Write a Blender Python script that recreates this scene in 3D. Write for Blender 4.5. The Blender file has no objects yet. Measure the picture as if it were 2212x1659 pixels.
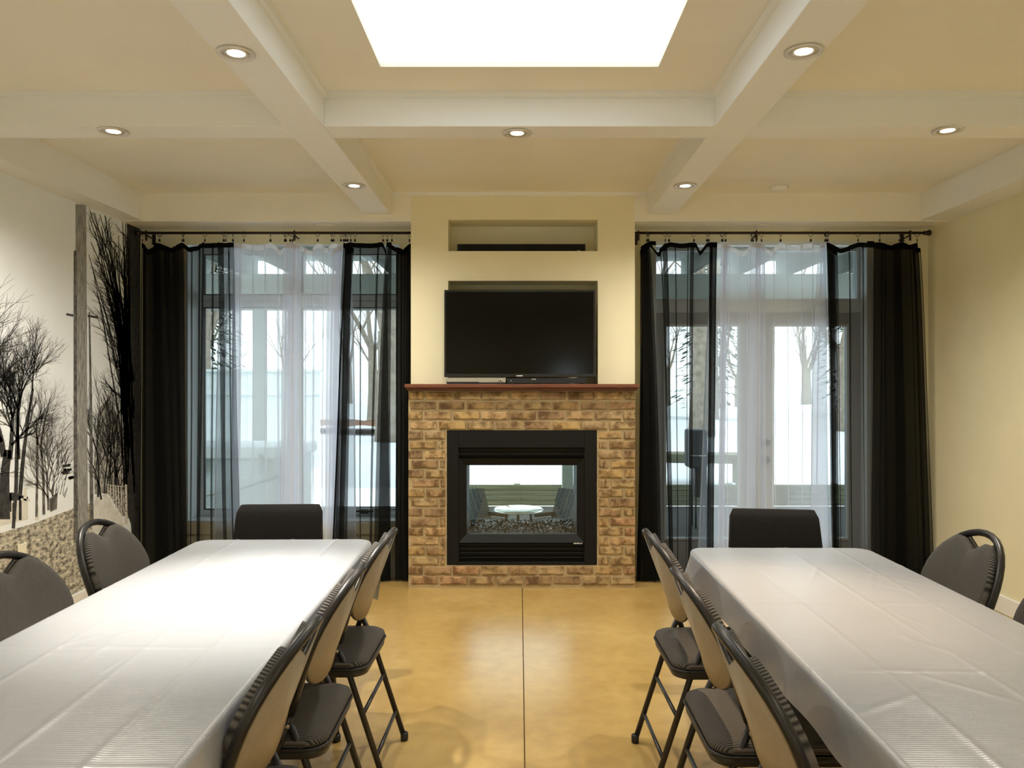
import bpy, bmesh, math, random
from math import pi, sin, cos, radians, sqrt
from mathutils import Vector, Matrix

scene = bpy.context.scene
C = scene.collection

# ------------------------------------------------------------------ camera
F, CX, CY, CH = 1660.0, 1122.0, 828.0, 1.42      # focal length in px, vanishing point, eye height
cam_d = bpy.data.cameras.new('camera')
cam = bpy.data.objects.new('camera', cam_d)
C.objects.link(cam)
cam_d.sensor_width = 36.0
cam_d.sensor_fit = 'HORIZONTAL'
cam_d.lens = F / 2212 * 36
cam_d.shift_x = -(CX - 1106) / 2212
cam_d.clip_start = 0.02
cam.location = (0, 0, CH)
cam.rotation_euler = (pi / 2, 0, 0)
scene.camera = cam

# ------------------------------------------------------------------ light
SKY = 5.5
world = bpy.data.worlds.new('sky')
scene.world = world
world.use_nodes = True
bg = world.node_tree.nodes['Background']
bg.inputs['Color'].default_value = (0.87, 0.95, 1.0, 1)
bg.inputs['Strength'].default_value = SKY
LAMP_W = 58.0
LAMP_C = (1.0, 0.93, 0.81)

def portal(name, loc, rot, sx, sy):
    d = bpy.data.lights.new(name, 'AREA')
    d.shape = 'RECTANGLE'
    d.size, d.size_y = sx, sy
    d.cycles.is_portal = True
    o = bpy.data.objects.new(name, d)
    C.objects.link(o)
    o.location, o.rotation_euler = loc, rot
    o['kind'] = 'helper'
portal('skylight_portal', (0, 2.47, 2.93), (0, 0, 0), 1.25, 1.62)
portal('window_portal', (-1.66, 6.0, 1.45), (-pi / 2, 0, 0), 1.6, 2.1)
portal('door_portal', (1.77, 6.0, 1.25), (-pi / 2, 0, 0), 1.7, 2.4)

vs = scene.view_settings
vs.view_transform = 'Standard'
vs.look = 'None'
vs.gamma = 1
vs.exposure = 0.2
vs.use_curve_mapping = False
try:
    scene.cycles.transparent_max_bounces = 40
    scene.cycles.max_bounces = 12
    scene.cycles.diffuse_bounces = 6
    scene.cycles.sample_clamp_indirect = 6
    scene.cycles.caustics_reflective = False
    scene.cycles.caustics_refractive = False
except Exception:
    pass

# ------------------------------------------------------------------ helpers
def wx(px, Y): return (px - CX) / F * Y
def wz(py, Y): return CH - (py - CY) / F * Y

class MB:
    def __init__(s): s.v, s.f, s.sm = [], [], []
    def face(s, idx, smooth=False): s.f.append(tuple(idx)); s.sm.append(smooth)
    def box(s, x0, x1, y0, y1, z0, z1):
        b = len(s.v)
        s.v += [(x, y, z) for z in (z0, z1) for y in (y0, y1) for x in (x0, x1)]
        for q in ((0, 2, 3, 1), (4, 5, 7, 6), (0, 1, 5, 4), (2, 6, 7, 3), (0, 4, 6, 2), (1, 3, 7, 5)):
            s.face([b + i for i in q])
        return s
    def tube(s, pts, r, n=10, closed=False, cap=True):
        pts = [Vector(p) for p in pts]
        m = len(pts)
        rs = r if isinstance(r, (list, tuple)) else [r] * m
        rings = []
        up = None
        for i, p in enumerate(pts):
            a = pts[(i - 1) % m] if (closed or i > 0) else p
            c = pts[(i + 1) % m] if (closed or i < m - 1) else p
            t = (c - a).normalized()
            if up is None:
                up = Vector((0, 0, 1)) if abs(t.z) < .9 else Vector((1, 0, 0))
            u = t.cross(up)
            if u.length < 1e-6: u = t.cross(Vector((0, 1, 0)))
            u.normalize()
            w = u.cross(t).normalized()
            up = w
            b = len(s.v)
            for k in range(n):
                q = p + (u * cos(2 * pi * k / n) + w * sin(2 * pi * k / n)) * rs[i]
                s.v.append(tuple(q))
            rings.append(b)
        L = m if closed else m - 1
        for i in range(L):
            a, b = rings[i], rings[(i + 1) % m]
            for k in range(n):
                s.face((a + k, a + (k + 1) % n, b + (k + 1) % n, b + k), True)
        if cap and not closed:
            s.face([rings[0] + k for k in reversed(range(n))])
            s.face([rings[-1] + k for k in range(n)])
        return s
    def lathe(s, prof, n=24, cx=0, cy=0, smooth=True, cap=True):
        b0 = len(s.v)
        for r, z in prof:
            for k in range(n):
                s.v.append((cx + r * cos(2 * pi * k / n), cy + r * sin(2 * pi * k / n), z))
        for i in range(len(prof) - 1):
            for k in range(n):
                a, b = b0 + i * n, b0 + (i + 1) * n
                s.face((a + k, a + (k + 1) % n, b + (k + 1) % n, b + k), smooth)
        if cap:
            s.face([b0 + k for k in reversed(range(n))])
            e = b0 + (len(prof) - 1) * n
            s.face([e + k for k in range(n)])
        return s
    def grid(s, fn, nu, nv, smooth=True):
        b = len(s.v)
        for j in range(nv + 1):
            for i in range(nu + 1):
                s.v.append(tuple(fn(i / nu, j / nv)))
        for j in range(nv):
            for i in range(nu):
                a = b + j * (nu + 1) + i
                s.face((a, a + 1, a + nu + 2, a + nu + 1), smooth)
        return s
    def poly(s, pts, smooth=False):
        b = len(s.v)
        s.v += [tuple(p) for p in pts]
        s.face(range(b, b + len(pts)), smooth)
        return s
    def mesh(s, name, bevel=0, seg=1):
        me = bpy.data.meshes.new(name)
        me.from_pydata(s.v, [], s.f)
        me.polygons.foreach_set('use_smooth', s.sm)
        if bevel:
            bm = bmesh.new(); bm.from_mesh(me)
            bmesh.ops.bevel(bm, geom=bm.edges[:], offset=bevel, segments=seg, affect='EDGES', profile=.6)
            bm.to_mesh(me); bm.free()
        me.update()
        return me
    def build(s, name, mat, parent=None, bevel=0, seg=1, kind=None, label=None):
        return link(name, s.mesh(name, bevel, seg), mat, parent, kind, label)

def link(name, me, mat=None, parent=None, kind=None, label=None):
    o = bpy.data.objects.new(name, me)
    C.objects.link(o)
    if mat is not None and len(me.materials) == 0: me.materials.append(mat)
    if parent is not None: o.parent = parent
    if kind: o['kind'] = kind
    if label: o['label'] = label
    return o

def tag(o, label, cat, group=None):
    o['label'] = label; o['category'] = cat
    if group: o['group'] = group
    return o

def thing(name, label, cat, loc=(0, 0, 0), rz=0, group=None):
    o = bpy.data.objects.new(name, None)
    C.objects.link(o)
    o.empty_display_size = .1
    o.location = loc; o.rotation_euler = (0, 0, rz)
    return tag(o, label, cat, group)

def dup(root, loc, rz, label):
    r = root.copy(); C.objects.link(r)
    r.location = loc; r.rotation_euler = (0, 0, rz); r['label'] = label
    for ch in list(root.children):
        c = ch.copy(); C.objects.link(c); c.parent = r
        for g in ch.children:
            d = g.copy(); C.objects.link(d); d.parent = c
    return r

# ------------------------------------------------------------------ materials
def nodes_of(name):
    m = bpy.data.materials.new(name); m.use_nodes = True
    nt = m.node_tree
    return m, nt, nt.nodes['Principled BSDF']

def mat(name, col, rough=.6, metal=0, var=0, scale=8, bump=0, bscale=80, stretch=None, spec=.5, coat=0, emit=None, estr=0):
    m, nt, p = nodes_of(name)
    p.inputs['Base Color'].default_value = (*col, 1)
    p.inputs['Roughness'].default_value = rough
    p.inputs['Metallic'].default_value = metal
    p.inputs['Specular IOR Level'].default_value = spec
    if coat: p.inputs['Coat Weight'].default_value = coat; p.inputs['Coat Roughness'].default_value = .15
    if emit:
        p.inputs['Emission Color'].default_value = (*emit, 1); p.inputs['Emission Strength'].default_value = estr
    L = nt.links
    if var or bump:
        tc = nt.nodes.new('ShaderNodeTexCoord')
        mp = nt.nodes.new('ShaderNodeMapping')
        L.new(tc.outputs['Object'], mp.inputs['Vector'])
        if stretch: mp.inputs['Scale'].default_value = stretch
        if var:
            n = nt.nodes.new('ShaderNodeTexNoise'); n.inputs['Scale'].default_value = scale; n.inputs['Detail'].default_value = 6
            L.new(mp.outputs['Vector'], n.inputs['Vector'])
            r = nt.nodes.new('ShaderNodeValToRGB')
            r.color_ramp.elements[0].position = .3; r.color_ramp.elements[1].position = .7
            r.color_ramp.elements[0].color = (*[c * (1 - var) for c in col], 1)
            r.color_ramp.elements[1].color = (*[min(1, c * (1 + var)) for c in col], 1)
            L.new(n.outputs['Fac'], r.inputs['Fac']); L.new(r.outputs['Color'], p.inputs['Base Color'])
        if bump:
            n2 = nt.nodes.new('ShaderNodeTexNoise'); n2.inputs['Scale'].default_value = bscale; n2.inputs['Detail'].default_value = 4
            L.new(mp.outputs['Vector'], n2.inputs['Vector'])
            b = nt.nodes.new('ShaderNodeBump'); b.inputs['Strength'].default_value = bump; b.inputs['Distance'].default_value = .01
            L.new(n2.outputs['Fac'], b.inputs['Height']); L.new(b.outputs['Normal'], p.inputs['Normal'])
    return m

def ribbed(name, c1, c2, freq, rough=.85, axis='X', dist=.004, spec=.3, sheen=0.0):
    m, nt, p = nodes_of(name); L = nt.links
    p.inputs['Roughness'].default_value = rough
    p.inputs['Specular IOR Level'].default_value = spec
    p.inputs['Sheen Weight'].default_value = sheen
    tc = nt.nodes.new('ShaderNodeTexCoord')
    w = nt.nodes.new('ShaderNodeTexWave'); w.wave_type = 'BANDS'; w.bands_direction = axis
    w.inputs['Scale'].default_value = freq; w.inputs['Distortion'].default_value = .3; w.inputs['Detail'].default_value = 1
    L.new(tc.outputs['Object'], w.inputs['Vector'])
    r = nt.nodes.new('ShaderNodeValToRGB')
    r.color_ramp.elements[0].color = (*c1, 1); r.color_ramp.elements[1].color = (*c2, 1)
    L.new(w.outputs['Fac'], r.inputs['Fac']); L.new(r.outputs['Color'], p.inputs['Base Color'])
    b = nt.nodes.new('ShaderNodeBump'); b.inputs['Strength'].default_value = .6; b.inputs['Distance'].default_value = dist
    L.new(w.outputs['Fac'], b.inputs['Height']); L.new(b.outputs['Normal'], p.inputs['Normal'])
    return m

def sheer(name, col, opac, trans=.5):
    m = bpy.data.materials.new(name); m.use_nodes = True
    nt = m.node_tree; nt.nodes.clear(); L = nt.links
    out = nt.nodes.new('ShaderNodeOutputMaterial')
    tr = nt.nodes.new('ShaderNodeBsdfTransparent')
    d = nt.nodes.new('ShaderNodeBsdfDiffuse'); d.inputs['Color'].default_value = (*col, 1)
    t = nt.nodes.new('ShaderNodeBsdfTranslucent'); t.inputs['Color'].default_value = (*col, 1)
    m1 = nt.nodes.new('ShaderNodeMixShader'); m1.inputs['Fac'].default_value = trans
    m2 = nt.nodes.new('ShaderNodeMixShader'); m2.inputs['Fac'].default_value = opac
    L.new(d.outputs[0], m1.inputs[1]); L.new(t.outputs[0], m1.inputs[2])
    L.new(tr.outputs[0], m2.inputs[1]); L.new(m1.outputs[0], m2.inputs[2])
    L.new(m2.outputs[0], out.inputs['Surface'])
    return m

def glass(name, tint=(.96, .985, .98), refl=.05, rough=0.0):
    m = bpy.data.materials.new(name); m.use_nodes = True
    nt = m.node_tree; nt.nodes.clear(); L = nt.links
    out = nt.nodes.new('ShaderNodeOutputMaterial')
    tr = nt.nodes.new('ShaderNodeBsdfTransparent'); tr.inputs['Color'].default_value = (*tint, 1)
    g = nt.nodes.new('ShaderNodeBsdfGlossy'); g.inputs['Roughness'].default_value = rough
    mx = nt.nodes.new('ShaderNodeMixShader'); mx.inputs['Fac'].default_value = refl
    L.new(tr.outputs[0], mx.inputs[1]); L.new(g.outputs[0], mx.inputs[2]); L.new(mx.outputs[0], out.inputs['Surface'])
    return m

M = {}
M['wall'] = mat('cream_wall_paint', (.82, .77, .545), .75, var=.03, scale=3, bump=.15, bscale=220)
M['ceil'] = mat('ceiling_paint', (.85, .83, .74), .8, var=.02, scale=3, bump=.12, bscale=220)
M['beam'] = mat('beam_paint', (.85, .86, .84), .6, bump=.05, bscale=150)
M['trimw'] = mat('white_trim', (.85, .85, .82), .45)
M['joint'] = mat('floor_joint', (.20, .14, .06), .9)
M['frame'] = mat('window_frame_grey', (.58, .64, .66), .4)
M['framew'] = mat('window_jamb_white', (.74, .80, .82), .4)
M['door'] = mat('door_grey', (.44, .46, .47), .4)
M['glass'] = glass('dimming_window_glass', (.74, .78, .78))  # tint added to dim the bright outdoors
M['clear'] = glass('clear_window_glass')
M['skyglass'] = glass('skylight_glass', (.60, .60, .59), .02)
M['metal_dark'] = mat('black_metal', (.012, .011, .010), .38, metal=.3)
M['bronze'] = mat('rod_bronze', (.030, .016, .012), .4, metal=.5)
M['steel'] = mat('brushed_steel', (.62, .60, .56), .3, metal=.9)
M['fp_black'] = mat('fireplace_black', (.0045, .005, .0045), .55, bump=.05, bscale=400, spec=.25)
M['fp_box'] = mat('firebox_grey', (.05, .055, .055), .7)
M['fp_glass'] = glass('fireplace_glass', (.84, .87, .86), .05)
M['mantel'] = mat('mantel_cherry', (.16, .050, .020), .42, var=.35, scale=6, stretch=(1.2, 30, 30))
M['mortar'] = mat('mortar', (.46, .355, .20), .95, var=.12, scale=14, bump=.4, bscale=120)
M['tv'] = mat('tv_plastic', (.008, .008, .008), .25)
M['screen'] = mat('tv_screen', (.002, .0025, .0025), .12, spec=.22)
M['black'] = mat('black_plastic', (.010, .010, .011), .45)
M['silver'] = mat('silver_plastic', (.42, .40, .33), .4, metal=.3)
M['print_pale'] = mat('pale_mark', (.60, .62, .60), .6)
M['cream_pl'] = mat('outlet_plastic', (.82, .78, .60), .5)
M['tube'] = mat('chair_tube', (.018, .016, .015), .35, metal=.2)
M['shell'] = mat('chair_shell_beige', (.36, .30, .215), .55, var=.05, scale=30)
M['piping'] = mat('chair_piping', (.020, .018, .016), .45)
M['rib'] = ribbed('ribbed_grey_fabric', (.024, .0225, .021), (.155, .14, .125), 54, dist=.003)
M['weave'] = mat('charcoal_weave', (.016, .0145, .014), .95, var=.35, scale=260, bump=.5, bscale=420, spec=.2)
M['wood_dark'] = mat('dark_leg_wood', (.020, .014, .010), .5)
M['tabletop'] = mat('table_plastic', (.55, .54, .50), .6)
M['sheer_b'] = sheer('black_sheer', (.017, .0175, .016), .58, .4)
M['sheer_w'] = sheer('white_sheer', (.80, .84, .93), .52, .62)
M['hem_b'] = sheer('black_hem', (.006, .006, .006), .985, .2)
M['hem_w'] = sheer('white_hem', (.86, .85, .86), .72, .6)
M['lamp_glow'] = mat('lamp_glow', (1, .9, .7), .5, emit=(1.0, .86, .62), estr=14)
M['ring'] = mat('satin_ring', (.72, .70, .66), .35, metal=.2)
M['baffle'] = mat('lamp_baffle', (.62, .58, .50), .35, metal=.4)
M['snow'] = mat('snow', (.86, .89, .92), .7, var=.05, scale=.6, bump=.3, bscale=3)
M['deck'] = mat('deck_board', (.065, .07, .068), .9, var=.2, scale=4, stretch=(1, 12, 12), spec=.08)
M['porch'] = mat('porch_paint', (.42, .45, .42), .7)
M['porch_roof'] = mat('porch_roof_panel', (.62, .65, .62), .7)
M['fence_w'] = mat('fence_board', (.64, .69, .68), .8, var=.08, scale=3, stretch=(6, 6, .6))
M['old_wood'] = mat('weathered_plank', (.20, .21, .14), .9, var=.6, scale=3, stretch=(.5, 8, 22))
M['bark'] = mat('bark', (.30, .255, .20), .95, var=.3, scale=8)
M['needle'] = mat('conifer_green', (.10, .14, .085), .9, var=.4, scale=6)
M['litter'] = mat('leaf_litter', (.22, .11, .06), .95, var=.4, scale=3)
M['wicker'] = mat('wicker_grey', (.07, .08, .08), .8, var=.4, scale=70, bump=.5, bscale=90)
M['tub'] = mat('tub_cover', (.55, .62, .63), .7, var=.08, scale=3)

# floor: stained concrete
def floor_mat():
    m, nt, p = nodes_of('stained_concrete'); L = nt.links
    tc = nt.nodes.new('ShaderNodeTexCoord')
    n1 = nt.nodes.new('ShaderNodeTexNoise'); n1.inputs['Scale'].default_value = 1.3; n1.inputs['Detail'].default_value = 9; n1.inputs['Roughness'].default_value = .65
    n2 = nt.nodes.new('ShaderNodeTexNoise'); n2.inputs['Scale'].default_value = 14; n2.inputs['Detail'].default_value = 6
    L.new(tc.outputs['Object'], n1.inputs['Vector']); L.new(tc.outputs['Object'], n2.inputs['Vector'])
    r = nt.nodes.new('ShaderNodeValToRGB')
    r.color_ramp.elements[0].position = .32; r.color_ramp.elements[0].color = (.50, .31, .085, 1)
    r.color_ramp.elements[1].position = .68; r.color_ramp.elements[1].color = (.66, .46, .17, 1)
    L.new(n1.outputs['Fac'], r.inputs['Fac'])
    mx = nt.nodes.new('ShaderNodeMix'); mx.data_type = 'RGBA'; mx.blend_type = 'MULTIPLY'
    mx.inputs[0].default_value = .35
    L.new(r.outputs['Color'], mx.inputs[6]); L.new(n2.outputs['Fac'], mx.inputs[7])
    L.new(mx.outputs[2], p.inputs['Base Color'])
    rr = nt.nodes.new('ShaderNodeMapRange'); rr.inputs[3].default_value = .22; rr.inputs[4].default_value = .42
    L.new(n1.outputs['Fac'], rr.inputs[0]); L.new(rr.outputs[0], p.inputs['Roughness'])
    p.inputs['Coat Weight'].default_value = .3; p.inputs['Coat Roughness'].default_value = .22
    return m
M['floor'] = floor_mat()

def brick_mat():
    m, nt, p = nodes_of('old_brick'); L = nt.links
    oi = nt.nodes.new('ShaderNodeObjectInfo'); tc = nt.nodes.new('ShaderNodeTexCoord')
    sc = nt.nodes.new('ShaderNodeVectorMath'); sc.operation = 'SCALE'; sc.inputs['Scale'].default_value = 40
    cv = nt.nodes.new('ShaderNodeCombineXYZ')
    L.new(oi.outputs['Random'], cv.inputs[0]); L.new(oi.outputs['Random'], cv.inputs[1])
    L.new(cv.outputs[0], sc.inputs[0])
    ad = nt.nodes.new('ShaderNodeVectorMath'); ad.operation = 'ADD'
    mu_ = nt.nodes.new('ShaderNodeVectorMath'); mu_.operation = 'MULTIPLY'; mu_.inputs[1].default_value = (3.4, 1, 1)
    L.new(tc.outputs['Object'], mu_.inputs[0]); L.new(mu_.outputs[0], ad.inputs[0]); L.new(sc.outputs[0], ad.inputs[1])
    r = nt.nodes.new('ShaderNodeValToRGB'); cr = r.color_ramp
    cr.elements[0].position = 0; cr.elements[0].color = (.44, .31, .15, 1)
    cr.elements[1].position = 1; cr.elements[1].color = (.56, .42, .20, 1)
    for pos, c in ((.2, (.50, .37, .19)), (.42, (.34, .22, .12)), (.6, (.50, .34, .14)), (.78, (.42, .28, .15)), (.9, (.52, .31, .16))):
        e = cr.elements.new(pos); e.color = (*c, 1)
    L.new(oi.outputs['Random'], r.inputs['Fac'])
    n = nt.nodes.new('ShaderNodeTexNoise'); n.inputs['Scale'].default_value = .75; n.inputs['Detail'].default_value = 7; n.inputs['Roughness'].default_value = .55
    L.new(ad.outputs[0], n.inputs['Vector'])
    r2 = nt.nodes.new('ShaderNodeValToRGB')
    r2.color_ramp.elements[0].position = .38; r2.color_ramp.elements[0].color = (.30, .24, .19, 1)
    r2.color_ramp.elements[1].position = .58; r2.color_ramp.elements[1].color = (1, 1, 1, 1)
    L.new(n.outputs['Fac'], r2.inputs['Fac'])
    mx = nt.nodes.new('ShaderNodeMix'); mx.data_type = 'RGBA'; mx.blend_type = 'MULTIPLY'; mx.inputs[0].default_value = .9
    L.new(r.outputs['Color'], mx.inputs[6]); L.new(r2.outputs['Color'], mx.inputs[7])
    L.new(mx.outputs[2], p.inputs['Base Color'])
    p.inputs['Roughness'].default_value = .92
    n3 = nt.nodes.new('ShaderNodeTexNoise'); n3.inputs['Scale'].default_value = 6; n3.inputs['Detail'].default_value = 5
    L.new(ad.outputs[0], n3.inputs['Vector'])
    b = nt.nodes.new('ShaderNodeBump'); b.inputs['Strength'].default_value = .7; b.inputs['Distance'].default_value = .006
    L.new(n3.outputs['Fac'], b.inputs['Height']); L.new(b.outputs['Normal'], p.inputs['Normal'])
    return m
M['brick'] = brick_mat()

def cloth_mat():
    m, nt, p = nodes_of('white_satin_cloth'); L = nt.links
    p.inputs['Base Color'].default_value = (.74, .72, .73, 1)
    p.inputs['Roughness'].default_value = .30
    p.inputs['Specular IOR Level'].default_value = .7
    tc = nt.nodes.new('ShaderNodeTexCoord')
    w = nt.nodes.new('ShaderNodeTexWave'); w.bands_direction = 'Y'; w.inputs['Scale'].default_value = 38; w.inputs['Distortion'].default_value = .15
    L.new(tc.outputs['Object'], w.inputs['Vector'])
    n = nt.nodes.new('ShaderNodeTexNoise'); n.inputs['Scale'].default_value = 3.5; n.inputs['Detail'].default_value = 3
    L.new(tc.outputs['Object'], n.inputs['Vector'])
    b1 = nt.nodes.new('ShaderNodeBump'); b1.inputs['Strength'].default_value = .12; b1.inputs['Distance'].default_value = .001
    b2 = nt.nodes.new('ShaderNodeBump'); b2.inputs['Strength'].default_value = .25; b2.inputs['Distance'].default_value = .02
    L.new(w.outputs['Fac'], b1.inputs['Height']); L.new(n.outputs['Fac'], b2.inputs['Height'])
    L.new(b2.outputs['Normal'], b1.inputs['Normal']); L.new(b1.outputs['Normal'], p.inputs['Normal'])
    r = nt.nodes.new('ShaderNodeValToRGB')
    r.color_ramp.elements[0].color = (.33, .34, .365, 1); r.color_ramp.elements[1].color = (.375, .385, .41, 1)
    L.new(w.outputs['Fac'], r.inputs['Fac']); L.new(r.outputs['Color'], p.inputs['Base Color'])
    return m
M['cloth'] = cloth_mat()

# ------------------------------------------------------------------ room dimensions
XL, XR = -2.78, 3.0            # side walls
YB, YF, YW = -1.8, 5.36, 5.64  # back wall, chimney / bulkhead face, window wall
YO = 5.90                      # outside face of the window wall
ZC, ZB, ZK = 2.755, 2.60, 2.562   # ceiling, beam underside, bulkhead underside

def struct(name, mb, m, bevel=0, label=None):
    o = mb.build(name, M[m], None, bevel)
    o['kind'] = 'structure'
    if label: o['label'] = label
    return o

# floor with its control joint
fl = struct('floor', MB().box(XL - .2, XR + .2, YB, YO, -.20, -.012), 'joint', label='ochre stained concrete floor with a saw-cut joint')
MB().box(XL, .0175, YB, YW, -.012, 0).build('floor_slab', M['floor'], fl)
MB().box(.0225, XR, YB, YW, -.012, 0).build('floor_slab', M['floor'], fl)

# window wall with openings (left window, fireplace, right door)
WL0, WL1, WLZ0, WLZ1 = -2.443, -.875, .404, 2.466
WR0, WR1, WRZ1 = .945, 2.600, 2.466
FPX0, FPX1, FPZ0, FPZ1 = -.505, .540, .160, 1.099
wf = MB()
wf.box(XL - .2, WL0, YW, YO, -.2, 3.0)
wf.box(WL0, WL1, YW, YO, -.2, WLZ0).box(WL0, WL1, YW, YO, WLZ1, 3.0)
wf.box(WL1, FPX0, YW, YO, -.2, 3.0).box(FPX0, FPX1, YW, YO, -.2, FPZ0).box(FPX0, FPX1, YW, YO, FPZ1, 3.0)
wf.box(FPX1, WR0, YW, YO, -.2, 3.0).box(WR0, WR1, YW, YO, WRZ1, 3.0).box(WR0, WR1, YW, YO, -.2, 0)
wf.box(WR1, XR + .2, YW, YO, -.2, 3.0)
struct('wall_front', wf, 'wall')
struct('wall_left', MB().box(XL - .2, XL, YB, YW, -.2, 3.0), 'wall')
struct('wall_right', MB().box(XR, XR + .2, YB, YW, -.2, 3.0), 'wall')
# back wall: middle window known from a reflection, outer two added as fill light
wb = MB()
BW = ((-2.45, -1.55, .45, 1.25), (.55, 1.0, 1.25, 1.75), (1.65, 2.65, .45, 1.25))
xs = XL - .2
for (x0, x1, z0, z1) in BW:
    wb.box(xs, x0, YB - .2, YB, -.2, 3.0)
    wb.box(x0, x1, YB - .2, YB, -.2, z0).box(x0, x1, YB - .2, YB, z1, 3.0)
    xs = x1
wb.box(xs, XR + .2, YB - .2, YB, -.2, 3.0)
struct('wall_back', wb, 'wall')
for i, (x0, x1, z0, z1) in enumerate(BW):
    fm = MB().box(x0, x0 + .05, YB - .15, YB + .01, z0, z1).box(x1 - .05, x1, YB - .15, YB + .01, z0, z1)
    fm.box(x0 + .05, x1 - .05, YB - .15, YB + .01, z0, z0 + .05).box(x0 + .05, x1 - .05, YB - .15, YB + .01, z1 - .05, z1)
    wo = struct('window_%d' % (i + 4), fm, 'trimw', label='window in the wall behind the camera, outer two of three added for fill light')
    MB().box(x0 + .05, x1 - .05, YB - .10, YB - .095, z0 + .05, z1 - .05).build('pane', M['clear'], wo)
    portal('back_window_portal', ((x0 + x1) / 2, YB - .21, (z0 + z1) / 2), (pi / 2, 0, 0), x1 - x0, z1 - z0)

# ceiling with skylight opening and shaft
SX, SY0, SY1 = .585, 1.7, 3.235
cl = MB()
ZT = ZC + .02
cl.box(XL - .2, -SX, YB - .2, YO, ZC, ZT).box(SX, XR + .2, YB - .2, YO, ZC, ZT)
cl.box(-SX, SX, YB - .2, SY0, ZC, ZT).box(-SX, SX, SY1, YO, ZC, ZT)
struct('ceiling', cl, 'ceil')
kb = MB()
for (x0, x1, y0, y1) in ((-SX - .14, -SX - .10, SY0 - .14, SY1 + .14), (SX + .10, SX + .14, SY0 - .14, SY1 + .14), (-SX - .10, SX + .10, SY0 - .14, SY0 - .10), (-SX - .10, SX + .10, SY1 + .10, SY1 + .14)):
    kb.box(x0, x1, y0, y1, ZT, ZT + .03)
sk = struct('window_3', kb, 'trimw', label='rectangular skylight in the middle coffer, glaring white')
MB().box(-SX - .02, SX + .02, SY0 - .02, SY1 + .02, ZT + .004, ZT + .010).build('pane', M['skyglass'], sk)

# ceiling beams
BX0, BX1 = .895, 1.08
CB0, CB1 = 3.52, 3.69
def beam(name, x0, x1, y0, y1, z, label):
    o = struct(name, MB().box(x0, x1, y0, y1, z, ZC), 'beam', bevel=.002, label=label)
    return o
beam('trim_1', -BX1, -BX0, YB, YF, ZB, 'long white ceiling beam on the left')
beam('trim_2', BX0, BX1, YB, YF, ZB, 'long white ceiling beam on the right')
beam('trim_3', -BX0, BX0, CB0, CB1, ZB, 'white cross beam between the two long beams')
beam('trim_4', XL, -BX1, CB0, CB1, ZB, 'white cross beam to the left wall')
beam('trim_5', BX1, XR, CB0, CB1, ZB, 'white cross beam to the right wall')
beam('trim_6', XL, XR, .35, .52, ZB - .002, 'cross beam behind the camera')
# bulkheads round the room
struct('trim_7', MB().box(XL, -.757, YF, YW, ZK, ZC), 'ceil', label='bulkhead above the left window')
struct('trim_8', MB().box(.805, XR, YF, YW, ZK, ZC), 'ceil', label='bulkhead above the right door')
struct('trim_15', MB().box(XL, -.757, YF + .004, YW, ZK - .006, ZK), 'trimw', label='soffit board over the left curtains, white for the window light on it')  # added plates: window light on the underside is put into their white
struct('trim_16', MB().box(.805, XR, YF + .004, YW, ZK - .006, ZK), 'trimw', label='soffit board over the right curtains, white for the window light on it')
struct('trim_9', MB().box(XL, -2.63, YB, YF, ZK, ZC), 'beam', label='bulkhead along the mural wall')
struct('trim_10', MB().box(2.80, XR, YB, YF, ZK, ZC), 'beam', label='bulkhead along the right wall')
# crown strips in each coffer (real mouldings against the ceiling)
def crown(x0, x1, y0, y1, n):
    w, h = .022, .026
    mb = MB().box(x0, x1, y0, y0 + w, ZC - h, ZC).box(x0, x1, y1 - w, y1, ZC - h, ZC)
    mb.box(x0, x0 + w, y0 + w, y1 - w, ZC - h, ZC).box(x1 - w, x1, y0 + w, y1 - w, ZC - h, ZC)
    struct('trim_%d' % n, mb, 'beam', label='crown strip round a ceiling coffer')
crown(-BX0, BX0, .52, CB0, 11)
crown(-BX0, BX0, CB1, YF, 12)
crown(-2.63, -BX1, .52, CB0, 13)
crown(BX1, 2.80, .52, CB0, 14)
# baseboards
struct('baseboard_left', MB().box(XL, XL + .016, YB, YW, 0, .11), 'trimw', bevel=.003)
struct('baseboard_right', MB().box(XR - .016, XR, YB, YW, 0, .11), 'trimw', bevel=.003)
struct('baseboard_front', MB().box(XL, -.772, YW - .014, YW, 0, .11), 'trimw', bevel=.003)

# chimney breast
ch = MB()
NX0, NX1 = -.497, .547
ch.box(-.757, NX0, YF, YW, 1.373, ZC).box(NX1, .805, YF, YW, 1.373, ZC)
ch.box(NX0, NX1, YF, YW, 2.566, ZC).box(NX0, NX1, YF, YW, 2.14, 2.347)
ch.box(NX0, NX1, 5.60, YW, 2.347, 2.566).box(NX0, NX1, 5.60, YW, 1.373, 2.14)
struct('wall_chimney', ch, 'wall', label='cream chimney breast with two recessed niches')

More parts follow.
